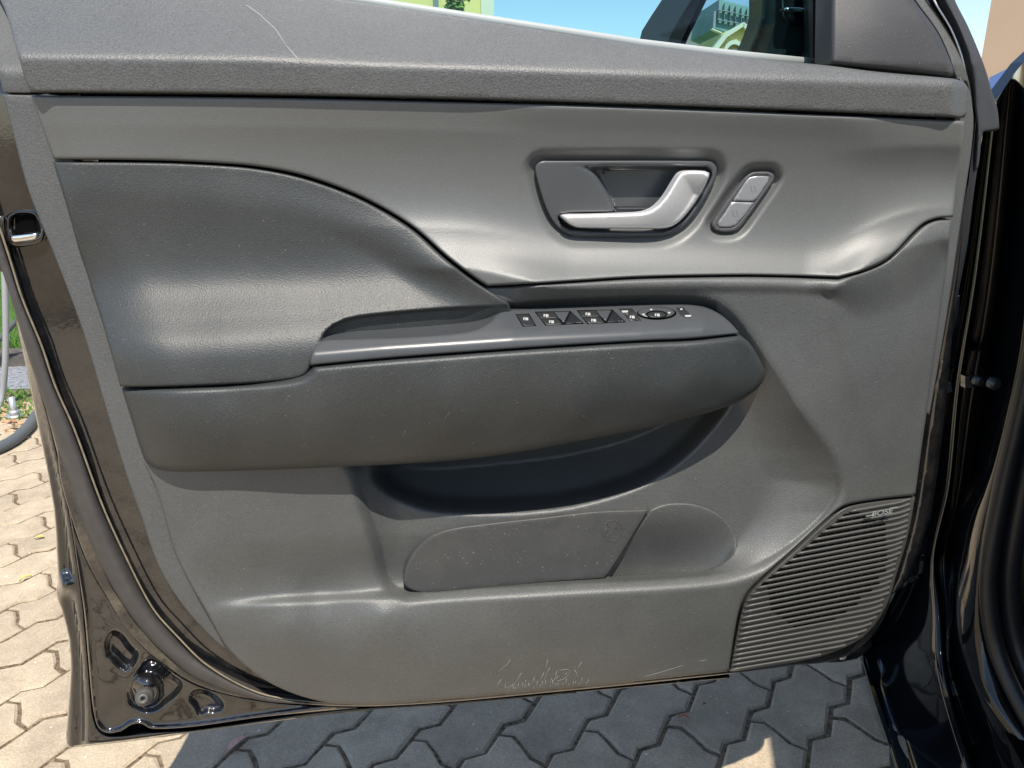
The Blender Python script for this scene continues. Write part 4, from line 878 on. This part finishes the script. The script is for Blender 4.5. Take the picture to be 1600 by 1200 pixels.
# ================================================================== GROUND
def paver_mat():
    m, n, b = new_mat('concrete_paver'); co = coords(n)
    oi = N(n, 'ShaderNodeObjectInfo'); g = N(n, 'ShaderNodeNewGeometry')
    t = N(n, 'ShaderNodeTexNoise'); t.inputs['Scale'].default_value = 260; t.inputs['Detail'].default_value = 4; t.inputs['Roughness'].default_value = .8; n.links.new(g.outputs['Position'], t.inputs['Vector'])
    t2 = N(n, 'ShaderNodeTexNoise'); t2.inputs['Scale'].default_value = 11; t2.inputs['Detail'].default_value = 9; t2.inputs['Roughness'].default_value = .65; n.links.new(g.outputs['Position'], t2.inputs['Vector'])
    v = N(n, 'ShaderNodeTexVoronoi'); v.inputs['Scale'].default_value = 330; n.links.new(g.outputs['Position'], v.inputs['Vector'])
    r = N(n, 'ShaderNodeValToRGB'); r.color_ramp.elements[0].position = .30; r.color_ramp.elements[0].color = (.32, .265, .195, 1); r.color_ramp.elements[1].position = .72; r.color_ramp.elements[1].color = (.60, .495, .36, 1)
    n.links.new(t.outputs[0], r.inputs[0])
    sp = N(n, 'ShaderNodeMath', operation='GREATER_THAN'); sp.inputs[1].default_value = .955; n.links.new(v.outputs['Color'], sp.inputs[0])
    mx = N(n, 'ShaderNodeMix', data_type='RGBA'); n.links.new(sp.outputs[0], mx.inputs[0]); n.links.new(r.outputs[0], mx.inputs[6]); mx.inputs[7].default_value = (.80, .76, .68, 1)
    a_ = N(n, 'ShaderNodeMapRange'); a_.inputs['From Min'].default_value = .3; a_.inputs['From Max'].default_value = .7; a_.inputs['To Min'].default_value = .74; a_.inputs['To Max'].default_value = 1.16; n.links.new(t2.outputs[0], a_.inputs[0])
    b_ = N(n, 'ShaderNodeMapRange'); b_.inputs['To Min'].default_value = .90; b_.inputs['To Max'].default_value = 1.08; n.links.new(oi.outputs['Random'], b_.inputs[0])
    mm = N(n, 'ShaderNodeMath', operation='MULTIPLY'); n.links.new(a_.outputs[0], mm.inputs[0]); n.links.new(b_.outputs[0], mm.inputs[1])
    s = N(n, 'ShaderNodeVectorMath', operation='SCALE'); n.links.new(mx.outputs[2], s.inputs[0]); n.links.new(mm.outputs[0], s.inputs['Scale'])
    n.links.new(s.outputs[0], b.inputs['Base Color']); b.inputs['Roughness'].default_value = .9; b.inputs['Specular IOR Level'].default_value = .25
    bp = N(n, 'ShaderNodeBump'); bp.inputs['Strength'].default_value = .6; bp.inputs['Distance'].default_value = .003; n.links.new(t.outputs[0], bp.inputs['Height']); n.links.new(bp.outputs[0], b.inputs['Normal'])
    return m
M['paver'] = paver_mat()
M['joint'] = simple('joint_sand', (.155, .12, .08), .95, 0, .1, noise=.6, nscale=140, bump=1.)
M['soil'] = simple('dry_soil', (.26, .20, .13), .95, 0, .1, noise=.35, nscale=12, bump=.6)
PAVE = thing('paving', 'ground', 'ground'); bpy.data.objects.remove(PAVE)
gp = mesh_obj('ground', [(-400, -400, -.012), (400, -400, -.012), (400, 400, -.012), (-400, 400, -.012)], [(0, 1, 2, 3)], M['soil'], smooth=False); gp['kind'] = 'structure'
bed = mesh_obj('pavement', [(-4, -4.5, -.0042), (4, -4.5, -.0042), (4, 2.72, -.0042), (-4, 2.72, -.0042)], [(0, 1, 2, 3)], M['joint'], smooth=False); bed['kind'] = 'structure'
ta = math.radians(41.5); T_ = np.array([math.cos(ta), math.sin(ta)]); Nn = np.array([-math.sin(ta), math.cos(ta)]); p0 = .1135; wd = .1165
ORG = np.array([.564, .26])
def stone_outline():
    zz = lambda k: [(k*p0, 0.), (k*p0+.034, -.020)]
    top = zz(0)+zz(1)+zz(2)
    # from start .083 on the line to .083+2p
    st = .083; yt = lambda s: np.interp(s % p0, [0, .034, p0], [0, -.020, 0])
    T = [(st, yt(st)), (p0, 0), (p0+.034, -.020), (2*p0, 0), (2*p0+.034, -.020), (st+2*p0, yt(st))]
    side = [(.016, -.024), (.008, -.055), (-.004, -.085)]
    R = [(st+2*p0+a_, yt(st)+b_) for a_, b_ in side]; sh = 0.0
    B = [(a_-0.0, b_-wd) for a_, b_ in T][::-1]
    L = [(st+a_, yt(st)+b_) for a_, b_ in side][::-1]
    return T+R+B+L
def inset(poly, g_):
    P = np.array(poly); n = len(P); out = []
    for i in range(n):
        a_, b_, c_ = P[i-1], P[i], P[(i+1) % n]
        e1 = (b_-a_)/np.linalg.norm(b_-a_); e2 = (c_-b_)/np.linalg.norm(c_-b_)
        n1 = np.array([e1[1], -e1[0]]); n2 = np.array([e2[1], -e2[0]]); m_ = n1+n2; m_ /= np.linalg.norm(m_)
        out.append(b_+m_*g_/max(.5, m_.dot(n1)))
    return np.array(out)
SO = np.array(stone_outline())
ar = .5*np.sum(SO[:, 0]*np.roll(SO[:, 1], -1)-np.roll(SO[:, 0], -1)*SO[:, 1])
sg = 1 if ar < 0 else -1
cen = SO.mean(0)
A0 = inset(SO, sg*.0022); A1 = inset(SO, sg*.0042); A2 = inset(SO, sg*.0085)
def stone_mesh(k):
    rr = random.Random(k); n = len(SO)
    j = lambda P, s: P+np.array([[rr.uniform(-s, s), rr.uniform(-s, s)] for _ in range(n)])
    a0, a1, a2 = A0, j(A1, .0014), j(A2, .0018)
    V = []
    for P, z in ((a0, -.008), (a1, -.0030), (a2, 0.)):
        for q in P-cen:
            x = T_*q[0]+Nn*q[1]; V.append((x[0], x[1], z+(rr.uniform(-.0006, .0006) if z > -.01 else 0)))
    F = [(i*n+k_, i*n+(k_+1) % n, (i+1)*n+(k_+1) % n, (i+1)*n+k_) for i in range(2) for k_ in range(n)]
    F = [f[::-1] if sg > 0 else f for f in F]
    F.append(tuple(2*n+k_ for k_ in range(n)) if sg < 0 else tuple(2*n+k_ for k_ in range(n))[::-1])
    m = bpy.data.meshes.new('paver'); m.from_pydata(V, [], F); m.update(); m.materials.append(M['paver']); return m
SM = [stone_mesh(k) for k in range(6)]
far = []
cnt = 0
def proj(P):
    d = np.array(P)-C0; z = d@FW
    return (800+FPX*(d@RT)/z, 600-FPX*(d@UP)/z, z)
allst = []
for i in range(-45, 45):
    for jj in range(-30, 30):
        # rows shift by one period along the zigzag and one width across
        s = jj*2*p0+i*p0; t = -i*wd
        q = ORG+T_*(s+cen[0])+Nn*(t+cen[1])
        if not (-3.8 < q[0] < 3.4 and -4.0 < q[1] < 2.6): continue
        u, v, z = proj((q[0], q[1], 0)); vis = z > 0 and -160 < u < 1620 and 560 < v < 1330
        # ground hidden behind the door does not need single stones
        hid = vis and 230 < u < 1400 and v < 940
        allst.append((q, vis and not hid, z))
near = [a_ for a_ in allst if a_[1]]; near.sort(key=lambda a_: a_[2])
ids = set(id(a_) for a_ in near[:290])
for a_ in allst:
    if id(a_) in ids:
        o = bpy.data.objects.new('paver', SM[cnt % 6]); cnt += 1; scene.collection.objects.link(o); o.parent = bed
        o.location = (a_[0][0], a_[0][1], random.uniform(-.0018, .0018)); o.rotation_euler = (random.uniform(-.008, .008), random.uniform(-.008, .008), random.uniform(-.006, .006))
    else: far.append(a_[0])
V, F = [], []
for k, q in enumerate(far):
    m = SM[k % 6]; n0 = len(V); z = random.uniform(-.0012, .0012)
    V += [(v.co.x+q[0], v.co.y+q[1], v.co.z+z) for v in m.vertices]; F += [[i+n0 for i in p.vertices] for p in m.polygons]
o = mesh_obj('paver', V, F, M['paver'], bed, smooth=False); o['kind'] = 'stuff'
print('pavers', cnt, len(far))
# fallen leaves
def leaf(u, v, L, Wd, ang, col, label, curl=.004):
    c = onz(u, v, .004); m = simple('leaf_colour', col, .7, noise=.3, nscale=150)
    V, F = [], []; n = 7
    for i in range(n):
        t = i/(n-1); w_ = Wd*math.sin(math.pi*min(1, t*.96+.02))**.8*.5
        for k in (-1, 0, 1):
            x = (t-.5)*L; y = k*w_+.1*L*math.sin(t*3); z = curl*(abs(k))+curl*math.sin(t*math.pi)*1.2
            V.append(c+Vector((x*math.cos(ang)-y*math.sin(ang), x*math.sin(ang)+y*math.cos(ang), z)))
    for i in range(n-1):
        for k in range(2): F.append((i*3+k, i*3+k+1, (i+1)*3+k+1, (i+1)*3+k))
    o = mesh_obj('fallen_leaf', V, F, m); tag(o, label, 'leaf', 'fallen leaves on the paving'); return o
leaf(371, 1166, .052, .013, .85, (.62, .36, .30), 'long curled reddish brown leaf on the grey paving just right of the shadow edge')
leaf(1068, 1123, .022, .006, -.3, (.60, .24, .16), 'small orange red leaf lying in a paving joint below the door')
leaf(1100, 1103, .010, .004, .3, (.38, .18, .13), 'tiny pinkish leaf scrap beside the small orange red leaf')
leaf(62, 842, .024, .012, .3, (.45, .42, .10), 'yellow leaf on the sunlit paving left of the door, upper of two')
leaf(40, 905, .03, .012, .8, (.45, .42, .12), 'yellow leaf on the sunlit paving left of the door, lower of two')

# ================================================================== LEFT BACKGROUND
def box(name, x0, x1, y0, y1, z0, z1, mat, parent=None, bev=0.):
    bm = bmesh.new(); bmesh.ops.create_cube(bm, size=1)
    for v in bm.verts: v.co = Vector((x0+(v.co.x+.5)*(x1-x0), y0+(v.co.y+.5)*(y1-y0), z0+(v.co.z+.5)*(z1-z0)))
    if bev: bmesh.ops.bevel(bm, geom=bm.edges[:], offset=bev, segments=2, affect='EDGES')
    m = bpy.data.meshes.new(name); bm.to_mesh(m); bm.free(); m.materials.append(mat); o = bpy.data.objects.new(name, m); link(o, parent); return o
Yk = 3.1
M['kerb'] = simple('dark_concrete', (.10, .09, .08), .9, 0, .2, noise=.35, nscale=25, bump=.8)
zt = onz(20, 556, 0); kt = at1(20, 554, Yk).z
KB = box('low_wall', -5, -.9, Yk, Yk+.14, -.02, kt, M['kerb'], None, .01); tag(KB, 'low dark concrete wall behind the paving at the left edge', 'wall')
M['grass'] = simple('grass_ground', (.10, .20, .045), .9, noise=.5, nscale=6)
lawn = mesh_obj('lawn', [(-30, Yk+.14, kt-.03), (30, Yk+.14, kt-.03), (30, 22, kt-.03), (-30, 22, kt-.03)], [(0, 1, 2, 3)], M['grass'], smooth=False); lawn['kind'] = 'structure'
V, F = [], []; rg = random.Random(3)
for i in range(26000):
    x = rg.uniform(-3.2, -1.0); y = Yk+.16+rg.random()**1.5*3.2; h = rg.uniform(.05, .14); a_ = rg.uniform(0, 6.28); l = rg.uniform(-.05, .05)
    w_ = .004; n0 = len(V); dx, dy = math.cos(a_)*w_, math.sin(a_)*w_
    V += [(x-dx, y-dy, kt-.03), (x+dx, y+dy, kt-.03), (x+l, y+l*.6, kt-.03+h)]; F.append((n0, n0+1, n0+2))
gm, gn, gb = new_mat('grass_blades'); gb.inputs['Base Color'].default_value = (.12, .25, .05, 1); gb.inputs['Roughness'].default_value = .6
go = mesh_obj('grass', V, F, gm, smooth=False); go['kind'] = 'stuff'
V, F = [], []
for i in range(1500):   # sprigs and leaf litter at the paving edge
    x = rg.uniform(-2.6, -1.25); y = rg.uniform(2.30, 2.70)-.02; h = rg.uniform(.01, .035); a_ = rg.uniform(0, 6.28)
    n0 = len(V); dx, dy = math.cos(a_)*.006, math.sin(a_)*.006; V += [(x-dx, y-dy, .0), (x+dx, y+dy, .0), (x+rg.uniform(-.02, .02), y, h)]; F.append((n0, n0+1, n0+2))
sg_ = mesh_obj('grass', V, F, gm, smooth=False); sg_['kind'] = 'stuff'
V, F = [], []
for i in range(900):
    x = rg.uniform(-2.6, -1.2); y = rg.gauss(2.30, .09); a_ = rg.uniform(0, 6.28); s_ = rg.uniform(.005, .013); n0 = len(V)
    for k in range(4): V.append((x+math.cos(a_+k*1.57)*s_, y+math.sin(a_+k*1.57)*s_*.6, .004+rg.uniform(0, .008)))
    F.append((n0, n0+1, n0+2, n0+3))
lt = mesh_obj('leaf_litter', V, F, simple('dry_litter', (.42, .22, .10), .8, noise=.5, nscale=50), smooth=False); lt['kind'] = 'stuff'
# gravel patch in front of the wall
gv = mesh_obj('gravel', [(-3, 2.72, -.002), (-1.0, 2.72, -.002), (-1.0, Yk, -.002), (-3, Yk, -.002)], [(0, 1, 2, 3)], simple('grey_gravel', (.20, .21, .23), .9, noise=.5, nscale=60, bump=1.), smooth=False); gv['kind'] = 'structure'
M['hose'] = simple('grey_hose', (.30, .31, .32), .5); M['hose_d'] = simple('dark_hose', (.09, .10, .11), .5)
hp = [ray_at(u, v, 1)-Vector(CAM) for u, v in ()]
def pts_at(l): return [at1(u, v, y) for u, v, y in np.array(dense(l, 30))]
h1 = tube('hose', pts_at([(4, 330, 2.5), (7, 420, 2.5), (9, 500, 2.5), (8, 570, 2.5), (3, 620, 2.5), (-8, 650, 2.45), (-20, 680, 2.4)]), .012, M['hose'], None, n=10); tag(h1, 'pale grey cable hanging down at the left edge in front of the grass', 'cable')
ph = [tuple(onz(u, v, .02)) for u, v in ((-60, 716), (-20, 706), (0, 699), (25, 685), (45, 666), (58, 648), (80, 630), (120, 615))]
C_ = np.array(ph); C_ = cr3(np.arange(len(C_), dtype=float), C_, np.linspace(0, len(C_)-1, 40))
h2 = tube('hose', [Vector(q) for q in C_], .021, M['hose_d'], None, n=10); tag(h2, 'dark grey hose lying curved on the paving edge at the far left', 'hose')
h3 = tube('hose', [at1(-20, 545, 3.05), at1(2, 528, 3.05), at1(25, 502, 3.05), at1(40, 485, 3.05), at1(70, 450, 3.05)], .013, M['hose_d'], None, n=8); tag(h3, 'black cable crossing diagonally in front of the grass', 'cable')
# small bolt post
PB = thing('anchor_bolt', 'short bright metal anchor bolt standing beside the hose at the left', 'bolt', onz(24, 652, 0))
mb = simple('galvanised', (.55, .56, .56), .4, .7)
tube('shank', [Vector((0, 0, -.01)), Vector((0, 0, .085))], .012, mb, PB, n=10); tube('washer', [Vector((0, 0, 0)), Vector((0, 0, .012))], .032, mb, PB, n=14); tube('nut', [Vector((0, 0, .012)), Vector((0, 0, .03))], .02, mb, PB, n=6)

# ================================================================== BUILDINGS AND TREE BEYOND
M['yellow'] = simple('yellow_render', (.78, .66, .26), .85, noise=.06, nscale=.8)
M['cream'] = simple('cream_render', (.74, .70, .56), .85, noise=.05, nscale=.8)
M['pipe'] = simple('zinc_pipe', (.22, .25, .27), .5)
M['pane'] = gloss('window_pane', (.03, .04, .05), .05)
Yb = 16.
def X_(u, Y, v=20): return at1(u, v, Y).x
BY = thing('apartment_building', 'pale yellow rendered building seen through the window above the trim', 'building', (X_(650, Yb), Yb, 0))
def loc(o, R): o.location = Vector(o.location)-R.location
x0, x1, x2 = X_(330, Yb), X_(751, Yb), X_(771, Yb)
b1 = box('wall', x0-3, x1, Yb, Yb+6, 0, 9, M['yellow'], BY); b2 = box('corner_pilaster', x1, x2, Yb-.08, Yb+6, 0, 9, M['cream'], BY)
b3 = box('downpipe', X_(677, Yb), X_(685, Yb), Yb-.14, Yb-.02, 0, 9, M['pipe'], BY); b4 = box('downpipe', X_(594, Yb), X_(600, Yb), Yb-.06, Yb-.02, 0, 9, M['yellow'], BY)
b5 = box('cornice', x0-3, x2+.1, Yb-.25, Yb+6, 8.9, 9.3, M['cream'], BY)
parts = [b1, b2, b3, b4, b5]
for i in range(5):
    for j in range(2):
        wx = x0-2+i*1.9; wz = 5.0+j*2.1
        fr = box('window', wx, wx+.95, Yb-.03, Yb+.1, wz, wz+1.4, M['cream'], BY); pn = box('pane', wx+.08, wx+.87, Yb-.045, Yb, wz+.08, wz+1.32, M['pane'], fr); parts.append(fr)
        pass
for o in parts: o.matrix_parent_inverse = Matrix.Translation(-BY.location)
# tree in front of the yellow building
def tree(name, base, hgt, rad, label, seed=1, nl=1600):
    R = thing(name, label, 'tree', base); rr = random.Random(seed)
    tube('trunk', [Vector((0, 0, 0)), Vector((.05, 0, hgt*.4)), Vector((.0, .05, hgt*.85))], [.09, .06, .02], simple('bark', (.10, .07, .05), .9), R, n=8)
    V, F = [], []
    cl = [(Vector((rr.gauss(0, rad*.45), rr.gauss(0, rad*.4), hgt*rr.uniform(.45, 1.0))), rad*rr.uniform(.25, .5)) for _ in range(16)]
    for i in range(nl):
        c_, r_ = cl[rr.randrange(16)]; q = Vector((rr.gauss(0, 1), rr.gauss(0, 1), rr.gauss(0, 1))).normalized()*r_*rr.random()**.35
        q += c_; s_ = rr.uniform(.04, .08); a_ = Vector((rr.gauss(0, 1), rr.gauss(0, 1), rr.gauss(0, .6))).normalized(); b_ = a_.orthogonal().normalized(); n0 = len(V)
        V += [q-a_*s_, q+b_*s_*.5, q+a_*s_, q-b_*s_*.5]; F.append((n0, n0+1, n0+2, n0+3))
    lm, ln, lb = new_mat('foliage'); oi = N(ln, 'ShaderNodeNewGeometry')
    rp = N(ln, 'ShaderNodeValToRGB'); rp.color_ramp.elements[0].color = (.05, .11, .02, 1); rp.color_ramp.elements[1].color = (.20, .34, .05, 1); ln.links.new(oi.outputs['Random Per Island'], rp.inputs[0]); ln.links.new(rp.outputs[0], lb.inputs['Base Color']); lb.inputs['Roughness'].default_value = .6
    mesh_obj('crown', V, F, lm, R, smooth=False); return R
tb = at1(722, 10, 14.5)
tree('young_tree', (tb.x, 14.5, 0), 4.4, .42, 'small bright green tree in front of the yellow building', 5, 2600)
# brown building at the right, beyond the windscreen
Yr = 30.
BR = thing('brown_building', 'plain brown rendered building beyond the car at the upper right', 'building', (X_(1640, Yr), Yr, 0))
M['brown'] = simple('brown_render', (.34, .25, .185), .9, noise=.05, nscale=.4)
xa = at1(1530, 110, Yr); xb = at1(1545, 0, Yr)
o = box('wall', xa.x, xa.x+16, Yr, Yr+10, 0, 16, M['brown'], BR); o2 = box('parapet', xa.x-.1, xa.x+16, Yr-.1, Yr+10, 16, 16.4, M['cream'], BR)
o.matrix_parent_inverse = o2.matrix_parent_inverse = Matrix.Translation(-BR.location)
for v in o.data.vertices:
    if v.co.x < xa.x+.5 and v.co.y > Yr+5: v.co.x += 8
# buildings the exterior mirror shows: they stand to the left of the view, placed by reflecting across the mirror plane
gp_ = MP-MN*.009
def refl(p): p = Vector(p); return p-2*((p-gp_).dot(MN))*MN
def rbox(name, u0, u1, v0, v1, dist, dep, mat, parent, skew=0):
    a_ = [ray_at(u0, v1, dist), ray_at(u1, v1+skew, dist), ray_at(u1, v0+skew, dist), ray_at(u0, v0, dist)]
    f = Vector((FW[0], FW[1], 0)).normalized()*dep
    P = [refl(q) for q in a_]+[refl(q+f) for q in a_]
    return mesh_obj(name, P, [(0, 1, 2, 3), (7, 6, 5, 4), (0, 4, 5, 1), (1, 5, 6, 2), (2, 6, 7, 3), (3, 7, 4, 0)], mat, parent, smooth=False)
def rpoly(name, pts, dist, dep, mat, parent):
    a_ = [ray_at(u, v, dist) for u, v in pts]; f = Vector((FW[0], FW[1], 0)).normalized()*dep
    P = [refl(q) for q in a_]+[refl(q+f) for q in a_]; n = len(a_)
    return mesh_obj(name, P, [tuple(range(n)), tuple(range(n, 2*n))[::-1]]+[(i, n+i, n+(i+1) % n, (i+1) % n) for i in range(n)], mat, parent, smooth=False)
B1 = thing('grey_building', 'grey brown rendered building shown in the exterior mirror', 'building')
rpoly('wall', [(1030, 400), (1030, -4), (1087, 12), (1118, 22), (1135, 26), (1135, 400)], 34, 8, simple('grey_render', (.30, .27, .24), .9, noise=.06, nscale=.5), B1)
B2 = thing('glazed_roof_building', 'pale green glazed roof structure shown in the exterior mirror', 'building')
M['green_glass'] = simple('green_glazing', (.20, .34, .31), .6, 0, .2, noise=.12, nscale=.6)
rpoly('glazing', [(1119, 30), (1124, -1), (1215, 22), (1215, 52), (1160, 60), (1117, 44)], 28, 4, M['green_glass'], B2)
for t in np.linspace(0, 1, 11):
    u = 1124+t*88; rpoly('glazing_bar', [(u-.3, 2+t*23), (u+.3, 2+t*23), (u-1.2+.35, 36+t*20), (u-1.2-.35, 36+t*20)], 27.9, .1, M['pipe'], B2)
rpoly('glazing_bar', [(1122, 14), (1215, 34), (1215, 35), (1122, 15)], 27.85, .1, M['pipe'], B2); rpoly('glazing_bar', [(1121, 29.5), (1215, 47), (1215, 48), (1121, 30.5)], 27.85, .1, M['pipe'], B2)
rpoly('roof_frame', [(1114, 44), (1116, 18), (1119, 17), (1118, 45)], 27.9, .3, M['pipe'], B2); rpoly('ledge', [(1113, 44), (1128, 50), (1128, 52), (1113, 46)], 27.6, .3, M['cream'], B2)
B3 = thing('gabled_house', 'yellow gabled house with round arched window shown in the exterior mirror', 'house')
rpoly('wall', [(1112, 400), (1113, 88), (1128, 52), (1162, 38), (1180, 62), (1188, 90), (1192, 400)], 22, 6, M['yellow'], B3)
rpoly('gable_cornice', [(1110, 80), (1132, 52), (1163, 34), (1164, 40), (1136, 58), (1114, 88)], 21.8, .3, M['cream'], B3); rpoly('gable_cornice', [(1163, 34), (1178, 50), (1192, 80), (1188, 84), (1175, 58), (1161, 40)], 21.8, .3, M['cream'], B3)
arc = [(1148+20*math.cos(a_), 94-32*math.sin(a_)) for a_ in np.linspace(0, math.pi, 16)]; arci = [(1148+15.5*math.cos(a_), 94-25*math.sin(a_)) for a_ in np.linspace(math.pi, 0, 16)]
rpoly('arch_moulding', arc+arci, 21.8, .3, M['cream'], B3)
wn = rpoly('window', [(1148+12*math.cos(a_), 94-18*math.sin(a_)) for a_ in np.linspace(0, math.pi, 14)], 21.9, .1, simple('white_frame', (.8, .8, .78), .6), B3)
for k in ((1138, 1146), (1150, 1158)): rpoly('pane', [(k[0], 96), (k[0], 86), (k[0]+2, 82), (k[1]-1, 81), (k[1], 84), (k[1], 96)], 21.8, .1, simple('blue_pane', (.20, .28, .42), .2), wn)
